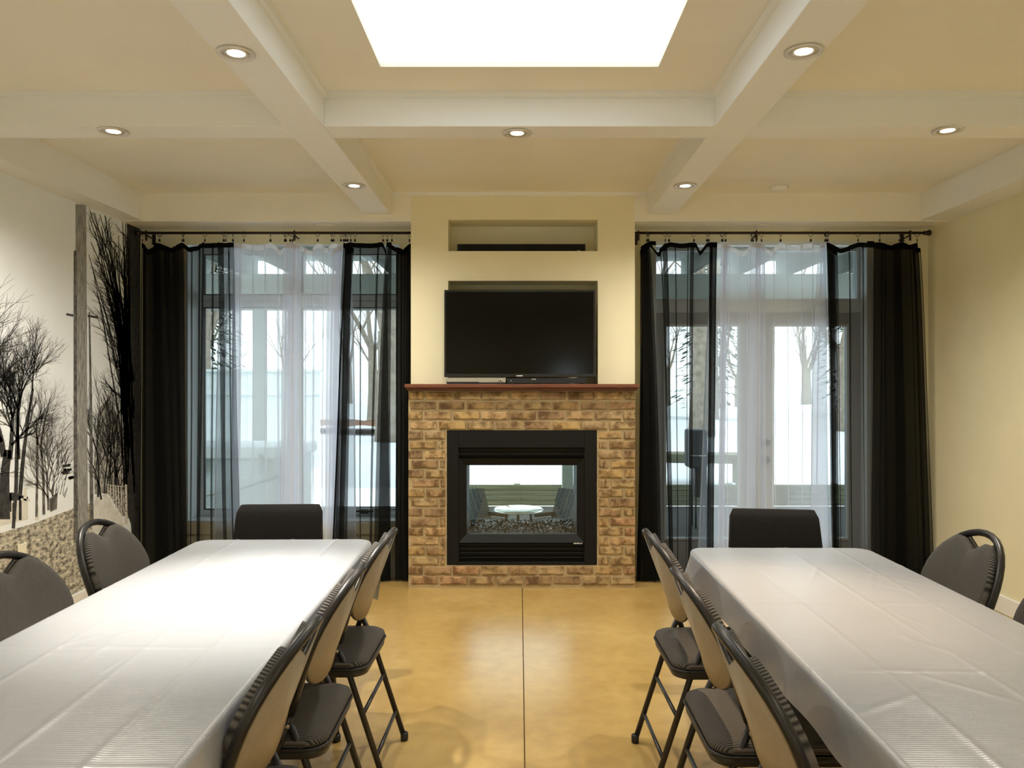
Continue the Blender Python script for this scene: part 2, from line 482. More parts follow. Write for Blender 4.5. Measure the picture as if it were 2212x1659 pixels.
# ------------------------------------------------------------------ brick surround
random.seed(5)
BF, BXL, BXR = 5.335, -.772, .804
br = thing('fireplace_surround', 'tan and brown brick surround framing the black fireplace', 'fireplace', (0, BF, 0))
core = MB()
MO = .012
for (x0, x1, z0, z1) in ((BXL, FPX0, 0, 1.373), (FPX1, BXR, 0, 1.373), (FPX0, FPX1, 0, FPZ0), (FPX0, FPX1, FPZ1, 1.373)):
    core.box(x0, x1, MO, YW - BF - .002, z0, z1)
core.build('mortar', M['mortar'], br)
def brick_mesh(k):
    rnd = random.Random(100 + k)
    bm = bmesh.new()
    bmesh.ops.create_cube(bm, size=1)
    bmesh.ops.subdivide_edges(bm, edges=[e for e in bm.edges if abs(e.verts[0].co.x - e.verts[1].co.x) > .5], cuts=3)
    bmesh.ops.bevel(bm, geom=[e for e in bm.edges if all(v.co.y < -.4 for v in e.verts) and len(e.link_faces) == 2 and e.calc_face_angle() > 1], offset=.09, segments=1, affect='EDGES')
    for v in bm.verts:
        v.co.x += rnd.uniform(-.012, .012); v.co.z += rnd.uniform(-.045, .045); v.co.y += rnd.uniform(-.05, .05)
    me = bpy.data.meshes.new('brick'); bm.to_mesh(me); bm.free()
    me.materials.append(M['brick'])
    return me
BM = [brick_mesh(k) for k in range(8)]
rows = [(.022 + i * .069, .069) for i in range(2)] + [(.160 + i * (.939 / 14), .939 / 14) for i in range(14)] + [(1.099 + i * .0685, .0685) for i in range(4)]
P, J = .198, .017
for ri, (z0, h) in enumerate(rows):
    off = (P / 2 if ri % 2 else 0) + random.uniform(-.008, .008) + .02
    spans = [(BXL, FPX0 - .012), (FPX1 + .012, BXR)] if FPZ0 - .01 < z0 < FPZ1 - .01 else [(BXL, BXR)]
    for (a, b) in spans:
        k = math.floor((a - BXL - off) / P)
        while True:
            x0 = BXL + off + k * P; x1 = x0 + P - J - random.uniform(-.002, .004); k += 1
            if x0 >= b: break
            x0c, x1c = max(x0, a + .001), min(x1, b - .001)
            if x1c - x0c < .028: continue
            o = bpy.data.objects.new('brick', random.choice(BM)); C.objects.link(o)
            o.parent = br
            depth = .030
            pr = random.uniform(-.004, .004)
            o.location = ((x0c + x1c) / 2, depth / 2 + pr, z0 + h / 2)
            o.scale = (x1c - x0c, depth, h - .018 + random.uniform(-.002, .002))
            o.rotation_euler = (0, radians(random.uniform(-.6, .6)), 0)

# mantel shelf
mt = thing('mantel_shelf', 'reddish brown wooden mantel shelf above the bricks', 'mantel', (0.018, 5.36, 1.373))
MB().box(-.803, .803, -.115, .0, .022, .047).build('shelf_board', M['mantel'], mt, .004, 2)
MB().box(-.795, .795, -.095, .0, .008, .022).build('moulding', M['mantel'], mt, .004)
MB().box(-.788, .788, -.075, .0, .000, .008).build('moulding', M['mantel'], mt, .002)
MB().box(NX0 - .016, NX1 - .02, .001, .235, .022, .047).build('niche_board', M['mantel'], mt)

# ------------------------------------------------------------------ gas fireplace insert
fp = thing('gas_fireplace', 'black see-through gas fireplace insert set in the bricks', 'fireplace', (0.0175, 5.335, .16))
HW = (FPX1 - FPX0) / 2 - .004
def fx(px): return wx(px, 5.335) - .0175
def fz(py): return wz(py, 5.335) - .16
sf = MB()
xi0, xi1, zi0, zi1 = fx(990), fx(1263), fz(1214), fz(966)
sf.box(-HW, xi0, .008, .03, .002, .937).box(xi1, HW, .008, .03, .002, .937)
sf.box(xi0, xi1, .008, .03, zi1, .937).box(xi0, xi1, .008, .03, .002, zi0)
sf.build('outer_frame', M['fp_black'], fp, .0015)
# louvres
def louver(z, h, tilt):
    mb = MB().box(xi0 + .004, xi1 - .004, -.004, .004, -h / 2, h / 2)
    o = mb.build('louver', M['fp_black'], fp, .001)
    o.location = (0, .036, z); o.rotation_euler = (radians(tilt), 0, 0)
for py in (972, 984): louver(fz(py), .034, 28)
for py in (1178, 1188, 1198, 1208): louver(fz(py), .030, 28)
gf = MB()
gx0, gx1, gz0, gz1 = fx(1007), fx(1247), fz(1155), fz(1005)
def bevel_frame(mb, o, i, yo, yi):
    (a0, a1, c0, c1), (b0, b1, d0, d1) = o, i
    A = [(a0, yo, c0), (a1, yo, c0), (a1, yo, c1), (a0, yo, c1)]
    B = [(b0, yi, d0), (b1, yi, d0), (b1, yi, d1), (b0, yi, d1)]
    n = len(mb.v); mb.v += A + B
    for k in range(4): mb.face((n + k, n + (k + 1) % 4, n + 4 + (k + 1) % 4, n + 4 + k))
bevel_frame(gf, (xi0 + .002, xi1 - .002, fz(1172), fz(989)), (gx0, gx1, gz0, gz1), .016, .045)
bevel_frame(gf, (gx0, gx1, gz0, gz1), (gx0, gx1, gz0, gz1), .045, .07)
gf.build('glass_frame', M['fp_black'], fp)
MB().box(gx0 - .002, gx1 + .002, .058, .062, gz0 - .002, gz1 + .002).build('glass_pane', M['fp_glass'], fp)
bx = MB()
ex0, ex1, ez0, ez1 = gx0 - .012, gx1 + .012, .262 - .0, .70
bx.box(ex0 - .04, ex0, .072, .55, .02, .92).box(ex1, ex1 + .04, .072, .55, .02, .92)
bx.box(ex0, ex1, .072, .55, .02, .20)
bx.box(ex0, ex1, .072, .55, .70, .92)
bx.box(-HW, ex0 - .04, .052, .09, .0, .937).box(ex1 + .04, HW, .052, .09, .0, .937)
bx.box(ex0 - .04, ex1 + .04, .052, .0719, gz1 + .001, .937).box(ex0 - .04, ex1 + .04, .052, .0719, .0, gz0 - .001)
bx.box(-HW, HW, .09, .5, .9205, .937)
bx.build('firebox', M['fp_box'], fp)
MB().box(ex0, ex1, .53, .535, .20, .70).build('rear_glass_pane', M['fp_glass'], fp)
# black glass embers (uncountable)
em = MB(); rnd = random.Random(3)
for k in range(1500):
    x, y, z = rnd.uniform(ex0 + .01, ex1 - .01), rnd.uniform(.085, .52), .205 + rnd.uniform(0, .028)
    s_ = rnd.uniform(.006, .013); b = len(em.v)
    d = [Vector((rnd.uniform(-1, 1), rnd.uniform(-1, 1), rnd.uniform(-1, 1))).normalized() * s_ for _ in range(4)]
    em.v += [(x + q.x, y + q.y, z + q.z) for q in d]
    for t in ((0, 1, 2), (0, 2, 3), (0, 3, 1), (1, 3, 2)): em.face([b + i for i in t])
em.build('ember_glass', mat('ember_glass', (.015, .018, .02), .12, spec=.8), fp, kind='stuff')
lg = MB()
for i, (a, b, hh) in enumerate(((1239, 1241.5, 2), (1242, 1244, 3), (1244.6, 1246.6, 2), (1247.2, 1250, 3), (1251, 1254, 2.2), (1255.5, 1258, 2.4))):
    lg.box(fx(a), fx(b), .0145, .0155, fz(1174.6), fz(1174.6 - hh))
lg.build('logo', M['print_pale'], fp, label='tiny pale maker mark on the black frame')

# ------------------------------------------------------------------ TV and boxes
tv = thing('television', 'large black flat screen television standing over the mantel', 'television', (wx(1123, 5.30), 5.40, 1.42))
MB().box(-.155, .155, -.10, .10, 0, .008).build('stand_base', M['tv'], tv, .002)
MB().box(-.04, .04, -.02, .02, .008, .10).build('stand_neck', M['tv'], tv)
TW, TZ0, TZ1, TY = .521, .047, .648, -.115
bz = MB()
bz.box(-TW, TW, TY + .004, TY + .05, TZ0, TZ1)
bz.build('bezel', M['tv'], tv, .004, 2)
MB().box(-TW + .014, TW - .014, TY + .0015, TY + .006, TZ0 + .024, TZ1 - .014).build('screen', M['screen'], tv)
MB().box(-.024, .020, TY + .002, TY + .0045, TZ0 + .006, TZ0 + .013).build('logo', M['print_pale'], tv, label='small pale maker mark under the screen')
sd = thing('disc_player', 'slim silver disc player with round knob under the television', 'player', (wx(1028, 5.27), 5.30, 1.42))
MB().box(-.205, .205, -.03, .05, .010, .043).build('body', M['silver'], sd, .002)
MB().box(-.202, .02, -.0315, -.029, .003, .0155).build('drawer_strip', M['black'], sd)
MB().box(-.20, .20, -.028, .05, 0, .010).build('plinth', M['black'], sd)
kn = MB().lathe([(.0135, 0), (.0135, .004), (.010, .006)], 20).build('knob', M['steel'], sd)
kn.location = (.168, -.030, .022); kn.rotation_euler = (pi / 2, 0, 0)
kc = MB().lathe([(.006, .006), (.006, .0072)], 14).build('knob_centre', M['black'], kn)
rb = thing('receiver_box', 'low black set-top box under the right half of television', 'player', (wx(1180, 5.27), 5.315, 1.42))
MB().box(-.272, .272, -.035, .05, .003, .040).build('body', M['black'], rb, .002)
mk = MB()
mk.box(-.245, -.239, -.0362, -.034, .020, .026)
for i in range(4): mk.box(-.10 + i * .008, -.095 + i * .008, -.0362, -.034, .029, .036)
mk.build('display_marks', M['print_pale'], rb, label='tiny pale display characters')
for sx in (-.24, .24): MB().box(sx - .015, sx + .015, -.02, .03, 0, .004).build('foot', M['black'], rb)
sb = thing('soundbar', 'long black soundbar in the upper niche of chimney', 'speaker', (wx(1126, 5.46), 5.47, 2.347))
MB().box(-.455, .455, -.03, .05, 0.006, .065).build('body', M['black'], sb, .006, 2)
MB().box(-.445, .445, -.0325, -.029, .012, .060).build('grille', mat('speaker_grille', (.006, .006, .006), .9, bump=.6, bscale=900), sb)
MB().box(.395, .418, -.034, -.032, .014, .018).build('logo', M['print_pale'], sb, label='tiny pale mark at the right end')
for sx in (-.40, .40): MB().box(sx - .02, sx + .02, -.02, .04, 0, .007).build('foot', M['black'], sb)

# ------------------------------------------------------------------ windows
def frame_rect(mb, x0, x1, z0, z1, w, y0, y1, wb=None, wt=None):
    wb = wb or w; wt = wt or w
    mb.box(x0, x0 + w, y0, y1, z0, z1).box(x1 - w, x1, y0, y1, z0, z1)
    mb.box(x0 + w, x1 - w, y0, y1, z0, z0 + wb).box(x0 + w, x1 - w, y0, y1, z1 - wt, z1)
    return mb
# left window
YG = 5.86
w1 = MB(); frame_rect(w1, WL0, WL1, WLZ0, WLZ1, .014, YW - .012, YO - .03)
win1 = struct('window_1', w1, 'framew', label='two-light window with transoms behind the left curtains')
cas = MB(); frame_rect(cas, WL0 - .085, WL1 + .085, WLZ0 - .085, WLZ1 + .06, .085, YW - .014, YW)
cas.build('window_casing', M['wall'], win1, .002)
def gx(px): return wx(px, YG)
def gz(py): return wz(py, YG)
for (a, b) in ((gx(430), gx(641)), (gx(641), gx(872))):
    for (z0, z1) in ((WLZ0 + .014, gz(650)), (gz(650), WLZ1 - .014)):
        m_ = MB(); frame_rect(m_, a + .001, b - .001, z0 + .001, z1 - .001, .046, YG - .035, YG + .02)
        s_ = m_.build('sash', M['frame'], win1, .004)
        m2 = MB(); frame_rect(m2, a + .046, b - .046, z0 + .046, z1 - .046, .008, YG - .03, YG - .005)
        m2.build('glazing_bead', M['black'], s_)
        MB().box(a + .046, b - .046, YG - .006, YG - .002, z0 + .046, z1 - .046).build('pane', M['glass'], s_)
hd = MB().box(-1.24, -1.10, YG - .075, YG - .05, .455, .470)
hd.box(-1.20, -1.14, YG - .06, YG - .034, .44, .475).build('crank_handle', M['metal_dark'], win1, .003)
# right french door with transom
YD = 5.76
w2 = MB()
w2.box(WR0, WR0 + .055, YW - .012, YO - .03, 0, WRZ1).box(WR1 - .055, WR1, YW - .012, YO - .03, 0, WRZ1)
w2.box(WR0, WR1, YW - .012, YO - .03, WRZ1 - .03, WRZ1).box(WR0 + .055, WR1 - .055, YD - .03, YD + .04, 1.955, 2.035)
dr = struct('door_1', w2, 'framew', label='glazed double door with wide transom behind the right curtains')
cas = MB(); cas.box(WR0 - .06, WR0, YW - .014, YW, 0, WRZ1 + .06).box(WR1, WR1 + .085, YW - .014, YW, 0, WRZ1 + .06).box(WR0, WR1, YW - .014, YW, WRZ1, WRZ1 + .06)
cas.build('door_casing', M['wall'], dr, .002)
tm = MB(); frame_rect(tm, WR0 + .056, WR1 - .056, 2.036, WRZ1 - .031, .022, YD - .02, YD + .02)
t_ = tm.build('transom_sash', M['framew'], dr, .003)
MB().box(WR0 + .078, WR1 - .078, YD - .002, YD + .002, 2.058, WRZ1 - .053).build('pane', M['glass'], t_)
def dx(px): return wx(px, YD)
def dz(py): return wz(py, YD)
mid = dx(1631)
for (a, b, g0, g1) in ((WR0 + .056, mid - .002, dx(1436), dx(1594)), (mid + .002, WR1 - .056, dx(1668), dx(1827))):
    z0, z1, q0, q1 = .012, 1.952, dz(1160), dz(703)
    m_ = MB()
    m_.box(a, g0, YD - .022, YD + .022, z0, z1).box(g1, b, YD - .022, YD + .022, z0, z1)
    m_.box(g0, g1, YD - .022, YD + .022, z0, q0).box(g0, g1, YD - .022, YD + .022, q1, z1)
    leaf = m_.build('door_leaf', M['door'], dr)
    m2 = MB(); frame_rect(m2, g0 - .012, g1 + .012, q0 - .012, q1 + .012, .018, YD - .032, YD - .0225)
    m2.build('glazing_trim', M['framew'], leaf, .003)
    MB().box(g0, g1, YD - .003, YD + .003, q0, q1).build('pane', M['glass'], leaf)
    if a > 1.5:
        for zz in (dz(953), dz(990)):
            k_ = MB().lathe([(.028, 0), (.028, .006), (.012, .010), (.012, .032), (.026, .042), (.026, .056), (.016, .062)], 18).build('door_knob', M['metal_dark'], leaf)
            k_.location = (dx(1650), YD - .022, zz); k_.rotation_euler = (pi / 2, 0, 0)
MB().box(WR0, WR1, YW, YO - .03, -.0, .012).build('threshold', M['steel'], dr)

# ------------------------------------------------------------------ curtain rods, rings, curtains
YR, ZR = 5.52, 2.505
def rod(label, x0, x1, brackets, fin0, fin1):
    r = thing('curtain_rod', label, 'curtain rod', (x0, YR, ZR))
    p_ = MB().tube([(0, 0, 0), (x1 - x0, 0, 0)], .0095, 12).build('pole', M['bronze'], r)
    p_.location = (0, 0, 0)
    prof = [(.0105, 0), (.016, .006), (.0125, .016), (.017, .024), (.0215, .036), (.019, .048), (.008, .056)]
    for f, s_, xx in ((fin0, -1, 0), (fin1, 1, x1 - x0)):
        if f:
            o = MB().lathe(prof, 16).build('finial', M['bronze'], r)
            o.location = (xx, 0, 0); o.rotation_euler = (0, s_ * pi / 2, 0)
    for bx_ in brackets:
        b = MB()
        b.box(-.012, .012, YW - YR - .006, YW - YR, -.065, .012)
        b.tube([(0, YW - YR - .004, -.02), (0, .05, -.02), (0, .0, -.014)], .006, 8)
        b.tube([(0, .016 * cos(t), .016 * sin(t)) for t in [pi * k / 8 for k in range(-1, 10)]], .004, 6)
        b.box(-.007, .007, -.004, .004, -.055, -.012)
        o = b.build('bracket', M['bronze'], r)
        o.location = (bx_ - x0, 0, 0)
    return r
rod('dark bronze curtain rod above the left window', XL + .075, -.775, (wx(316, YR), wx(636, YR)), True, False)
rod('dark bronze curtain rod above the right door', .83, wx(1995, YR), (wx(1379, YR), wx(1634, YR), wx(1966, YR)), False, True)

ring_me = MB().tube([(0, .017 * cos(2 * pi * k / 18), .017 * sin(2 * pi * k / 18)) for k in range(18)], .0016, 6, closed=True).mesh('curtain_ring')
ring_me.materials.append(M['metal_dark'])
clip_mb = MB().tube([(0, 0, -.016), (0, 0, -.038)], .0012, 6)
clip_mb.box(-.006, .006, -.004, .004, -.056, -.038)
clip_me = clip_mb.mesh('clip'); clip_me.materials.append(M['metal_dark'])

def catmull(vals, t):
    n = len(vals) - 1
    x = min(max(t, 0), .999999) * n
    i = int(x); f = x - i
    p0 = vals[max(i - 1, 0)]; p1 = vals[i]; p2 = vals[min(i + 1, n)]; p3 = vals[min(i + 2, n)]
    m1, m2 = (p2 - p0) * .32, (p3 - p1) * .32
    f2, f3 = f * f, f * f * f
    return (2 * f3 - 3 * f2 + 1) * p1 + (f3 - 2 * f2 + f) * m1 + (-2 * f3 + 3 * f2) * p2 + (f3 - f2) * m2

def curtain(label, keys, colour, yoff, mid_bulge=0.0, pw=1.0, seed=0):
    """keys: (px at the top, px at the floor, depth offset, sag below the ring line, ring?)"""
    rnd = random.Random(seed)
    Yc = YR + yoff
    full = [keys[0]]
    for k0, k1 in zip(keys, keys[1:]):
        gap = k1[0] - k0[0]
        if gap > 15 and seed:
            f = rnd.uniform(.3, .7); w = rnd.uniform(1.2, 2.2)
            a = [k0[i] + (k1[i] - k0[i]) * f for i in range(4)]
            wb_ = w * rnd.uniform(.4, 1.3)
            full += [(a[0] + w, a[1] + wb_, a[2] + .006, a[3] * 1.05), (a[0] - w, a[1] - wb_, a[2] - .006, a[3] * 1.05)]
        full.append(k1)
    keys = full
    zt = ZR - .072
    x0 = wx(keys[0][0], Yc)
    root = thing('curtain', label, 'curtain', (x0, Yc, 0), 0, 'sheer curtains at the window wall')
    n = len(keys)
    T = [wx(k[0], Yc) - x0 for k in keys]; B = [wx(k[1], Yc) - x0 for k in keys]
    D = [k[2] for k in keys]; S = [k[3] for k in keys]
    nu, nv = (n - 1) * 6, 30
    ph = rnd.uniform(0, 6)
    def P(u, v):
        s_ = v ** pw
        t, b = catmull(T, u), catmull(B, u)
        x = t + (b - t) * s_ + mid_bulge * sin(pi * v) * (.004 * sin(u * 40 + ph))
        x += .004 * sin(v * 7 + u * 9 + ph) * v
        y = catmull(D, u) * (.45 + .75 * v) + .006 * sin(u * 25 + v * 3 + ph) * v
        top = zt - max(0, catmull(S, u))
        z = top + (.008 - top) * v
        return (x, y, z)
    g = MB().grid(P, nu, nv)
    g.build('cloth', M['sheer_b' if colour == 'b' else 'sheer_w'], root)
    hh = .030
    def H(u, v):
        x, y, z = P(u, 0)
        x2, y2, z2 = P(u, hh / 2.42)
        return (x + (x2 - x) * v, y - .0025, z + .002 + (z2 - z - .004) * v)
    MB().grid(H, nu, 2).build('hem', M['hem_b' if colour == 'b' else 'hem_w'], root)
    # narrow stitched edges down both sides
    for e in (0.0, 1.0):
        def E(u, v, e=e):
            uu = e + (u * .22 / (n - 1)) * (1 if e == 0 else -1)
            x, y, z = P(uu, v)
            return (x, y - .002, z)
        MB().grid(E, 2, nv).build('side_hem', M['hem_b' if colour == 'b' else 'hem_w'], root)
    for i, k in enumerate(keys):
        if len(k) > 4 and k[4]:
            r = link('curtain_ring', ring_me, None, root)
            r.location = (T[i], YR - Yc, ZR - .0075)
            r.rotation_euler = (radians(0), 0, radians(rnd.uniform(20, 75)) * rnd.choice((-1, 1)))
            c = link('clip', clip_me, None, r)
            c.rotation_euler = (0, 0, rnd.uniform(-.5, .5))
    return root

curtain('black sheer curtain at far left next to the mural', [
    (306, 300, .00, .000, 1), (322, 330, .02, .055), (342, 362, .03, .004, 1), (364, 384, .04, .04), (395, 399, .03, .006, 1), (372, 380, .035, .04),
    (340, 356, .04, .004), (322, 320, .02, .055), (308, 303, .01, .002), (316, 314, -.02, .04), (320, 322, -.02, .055), (344, 364, .01, .006, 1), (333, 336, -.01, .004),
    (351, 372, -.03, .025), (370, 384, .01, .040), (393, 395, .02, .0, 1), (408, 408, -.01, .035), (424, 420, .02, .026),
    (441, 431, .0, .0, 1), (438, 428, -.02, .003), (444, 434, .01, .005), (482, 488, .02, .002, 1), (471, 487, -.02, .002),
    (486, 491, .0, .004), (502, 516, .01, .0, 1), (505, 520, .0, .0)], 'b', -.012, seed=1)
curtain('white sheer curtain left of the left window middle', [
    (490, 461, 0, .004, 1), (510, 486, .012, .01), (529, 515, .02, .002, 1), (507, 500, -.01, .002), (531, 530, 0, .006), (558, 560, .01, .020),
    (586, 592, .0, .0, 1), (606, 604, .02, .055), (619, 612, 0, 0, 1), (637, 626, .02, 0), (617, 606, -.02, 0, 1), (640, 632, 0, .01)], 'w', .018, pw=.35, seed=2)
curtain('white sheer curtain right of the left window middle', [
    (629, 624, .0, 0, 1), (650, 642, .02, .01), (634, 630, -.01, .0, 1), (655, 655, 0, .03), (671, 668, .01, .055), (688, 688, 0, 0, 1),
    (706, 700, .01, .035), (722, 706, 0, .0, 1), (740, 722, .02, .02), (718, 702, -.02, .05, 1), (738, 728, .0, .01, 1), (730, 716, .02, .03),
    (748, 745, 0, .0, 1), (755, 772, 0, .04)], 'w', .022, pw=.5, seed=3)
curtain('bunched black sheer curtain between left window and chimney', [
    (750, 716, 0, .02, 1), (764, 738, .02, .04), (742, 722, .0, .0, 1), (760, 752, -.02, .06), (745, 730, .03, .01), (757, 748, -.01, .0, 1),
    (766, 775, 0, .004, 1), (800, 784, .01, .007), (827, 806, .0, .0, 1), (834, 842, .02, .06), (836, 806, -.02, .0, 1), (846, 842, .01, .0, 1),
    (838, 812, .02, 0), (852, 850, 0, .03), (868, 866, .01, .06), (884, 882, 0, .012, 1), (872, 870, .02, .05), (856, 852, .03, .03), (872, 870, .035, .05), (889, 887, .02, .0), (876, 874, .03, .03), (891, 889, .01, .0)], 'b', -.012, pw=.7, seed=4)
curtain('bunched black sheer curtain beside the brick fireplace', [
    (1394, 1376, 0, .03), (1402, 1432, .02, 0, 1), (1382, 1390, -.02, .06), (1398, 1426, .03, 0, 1), (1384, 1380, .0, .03), (1400, 1429, -.02, .0, 1),
    (1406, 1436, .01, .01), (1420, 1446, 0, .07), (1438, 1453, .0, 0, 1), (1430, 1446, .02, .03), (1446, 1458, -.01, 0, 1), (1472, 1470, .01, .008),
    (1500, 1494, 0, 0, 1), (1492, 1488, .02, .004), (1503, 1498, -.01, .006), (1513, 1508, .01, .06), (1528, 1520, .0, 0, 1), (1550, 1544, .02, 0),
    (1532, 1528, -.02, 0, 1), (1549, 1540, 0, 0)], 'b', -.012, pw=.6, seed=5)
curtain('white sheer curtain over the left door leaf', [
    (1548, 1507, 0, .01), (1560, 1532, .01, 0, 1), (1576, 1566, .02, 0), (1558, 1550, -.02, 0, 1), (1574, 1566, .02, .02), (1566, 1556, 0, 0, 1), (1590, 1585, .01, .04),
    (1606, 1600, .0, .065), (1625, 1622, 0, .0, 1), (1648, 1634, .02, 0), (1622, 1610, -.02, 0, 1), (1643, 1640, 0, 0)], 'w', .018, pw=.5, seed=6)
curtain('white sheer curtain over the right door leaf', [
    (1632, 1640, 0, 0, 1), (1652, 1655, .02, .02), (1643, 1647, -.01, 0, 1), (1665, 1668, 0, .06), (1684, 1690, .0, 0, 1), (1716, 1722, .01, .02),
    (1749, 1750, 0, 0, 1), (1768, 1762, .01, .03), (1782, 1790, .0, 0, 1), (1770, 1745, -.02, .0), (1786, 1775, .02, 0, 1), (1790, 1802, 0, 0)], 'w', .022, pw=.5, seed=7)
curtain('black sheer curtain at far right next to the cream wall', [
    (1786, 1802, 0, 0, 1), (1804, 1812, .02, .04), (1784, 1795, -.02, .0, 1), (1808, 1816, .02, .06), (1788, 1800, 0, 0, 1), (1816, 1824, 0, .045),
    (1855, 1860, .01, 0, 1), (1880, 1884, 0, .004), (1902, 1902, 0, 0, 1), (1925, 1930, .02, .02), (1945, 1960, .0, 0, 1), (1932, 1938, -.02, .02),
    (1953, 1966, .02, 0, 1), (1966, 1990, 0, .02), (1983, 2014, .02, 0, 1), (1960, 1985, .03, .02), (1948, 1958, .035, .004), (1924, 1928, .04, .02),
    (1890, 1890, .045, .006), (1926, 1930, .05, .02), (1950, 1962, .045, .01), (1977, 2006, .04, .02), (1972, 2000, .03, .03), (1988, 2018, .0, .04)], 'b', -.012, pw=.8, seed=8)

# ------------------------------------------------------------------ recessed lamps
def lamp_parts(root, lit):
    ring = MB().lathe([(.050, -.001), (.066, -.002), (.067, -.006), (.058, -.009), (.050, -.006), (.048, .0)], 32, cap=False)
    ring.build('trim_ring', M['ring'] if lit else M['trimw'], root)
    if lit:
        gm = MB().lathe([(.047, -.001), (.045, -.007), (.034, -.0045), (.030, -.002)], 28, cap=False).build('gimbal', M['baffle'], root)
        MB().lathe([(.0005, -.0012), (.030, -.0012), (.030, -.004), (.0005, -.005)], 24, cap=False).build('bulb', M['lamp_glow'], root)
    else:
        MB().lathe([(.0005, -.003), (.048, -.003), (.050, -.001)], 28, cap=False).build('lens', M['trimw'], root)

def lamp(px, py, z, label, tilt=(0, 0), power=1.0, size=160, xy=None, colour=LAMP_C):
    Y = (z - CH) * F / (CY - py) if xy is None else xy[1]
    X = wx(px, Y) if xy is None else xy[0]
    r = thing('recessed_light', label, 'ceiling light', (X, Y, z), 0, 'recessed ceiling lights')
    lamp_parts(r, True)
    d = bpy.data.lights.new('lamp_beam', 'SPOT')
    d.energy = LAMP_W * power; d.color = colour
    d.spot_size = radians(size); d.spot_blend = 1.0; d.shadow_soft_size = .03
    o = bpy.data.objects.new('lamp_beam', d); C.objects.link(o); o.parent = r
    o.location = (0, 0, -.02); o.rotation_euler = (radians(tilt[0]), radians(tilt[1]), 0)
    return r
lamp(510, 112, ZB, 'lit recessed light in the left beam, the large one over left table', (-8, -4), 6.5, 48)
lamp(1736, 108, ZB, 'lit recessed light in the right beam, the large one over right table', (-10, 6), 2.6, 44, colour=(1.0, .74, .48))
lamp(245, 281, ZB, 'lit recessed light in the left cross beam near the mural', power=2.2)
lamp(1117, 285, ZB, 'lit recessed light in the middle of the centre cross beam')
lamp(2047, 279, ZB, 'lit recessed light in the right cross beam near the right wall', power=1.7)
lamp(765, 399, ZB, 'lit recessed light at the far end of the left beam')
lamp(1480, 399, ZB, 'lit recessed light at the far end of the right beam')
for i, (x, y) in enumerate(((-1.9, .43), (1.9, .43), (-.99, -.9), (.99, -.9))):  # unseen lamps added to even out the room light
    lamp(0, 0, ZB - (.002 if abs(x) > 1.5 else 0), ('added fill light behind the camera in the left cross beam', 'added fill light behind the camera in the right cross beam', 'added fill light behind the camera in the long left beam', 'added fill light behind the camera in the long right beam')[i], power=.8, xy=(x, y))
def unlit(px, py, z, label):
    Y = (z - CH) * F / (CY - py)
    r = thing('round_ceiling_light', label, 'ceiling light', (wx(px, Y), min(Y, YW - .09), z))
    lamp_parts(r, False)
unlit(703, 484, ZK - .006, 'unlit white round light in the bulkhead over the left curtains')
unlit(1642, 486, ZK - .006, 'unlit white round light in the bulkhead over the right curtains')
sm = thing('smoke_detector', 'flat white round detector on the right front coffer ceiling', 'detector', (wx(1683, 5.2), 5.2, ZC))
MB().lathe([(.0005, -.03), (.035, -.03), (.05, -.024), (.056, -.012), (.058, 0)], 28, cap=False).build('cover', M['trimw'], sm)
MB().lathe([(.060, -.001), (.064, -.006), (.060, -.007)], 28, cap=False).build('base_ring', M['trimw'], sm)

# ------------------------------------------------------------------ tables and cloths
def make_table(label, cx, y0, y1, rz):
    L_, W_ = y1 - y0, .70
    t = thing('folding_table', label, 'table', (cx, (y0 + y1) / 2, 0), rz, 'long banquet tables')
    MB().box(-W_ / 2, W_ / 2, -L_ / 2, L_ / 2, .712, .740).build('tabletop', M['tabletop'], t, .008, 2)
    for sy in (-1, 1):
        yy = sy * (L_ / 2 - .32)
        for sx in (-1, 1):
            g = MB().tube([(sx * .24, yy, .712), (sx * .27, yy + sy * .03, .30), (sx * .285, yy + sy * .04, .012)], .0135, 10).build('leg', M['tube'], t)
            MB().lathe([(.017, 0), (.018, .02), (.0145, .03)], 12, sx * .285, yy + sy * .04).build('foot_cap', M['black'], g)
        MB().tube([(-.26, yy + sy * .02, .42), (.26, yy + sy * .02, .42)], .010, 8).build('crossbar', M['tube'], t)
        MB().tube([(0, yy + sy * .02, .42), (0, sy * .25, .705)], .008, 8).build('brace', M['tube'], t)
    return t

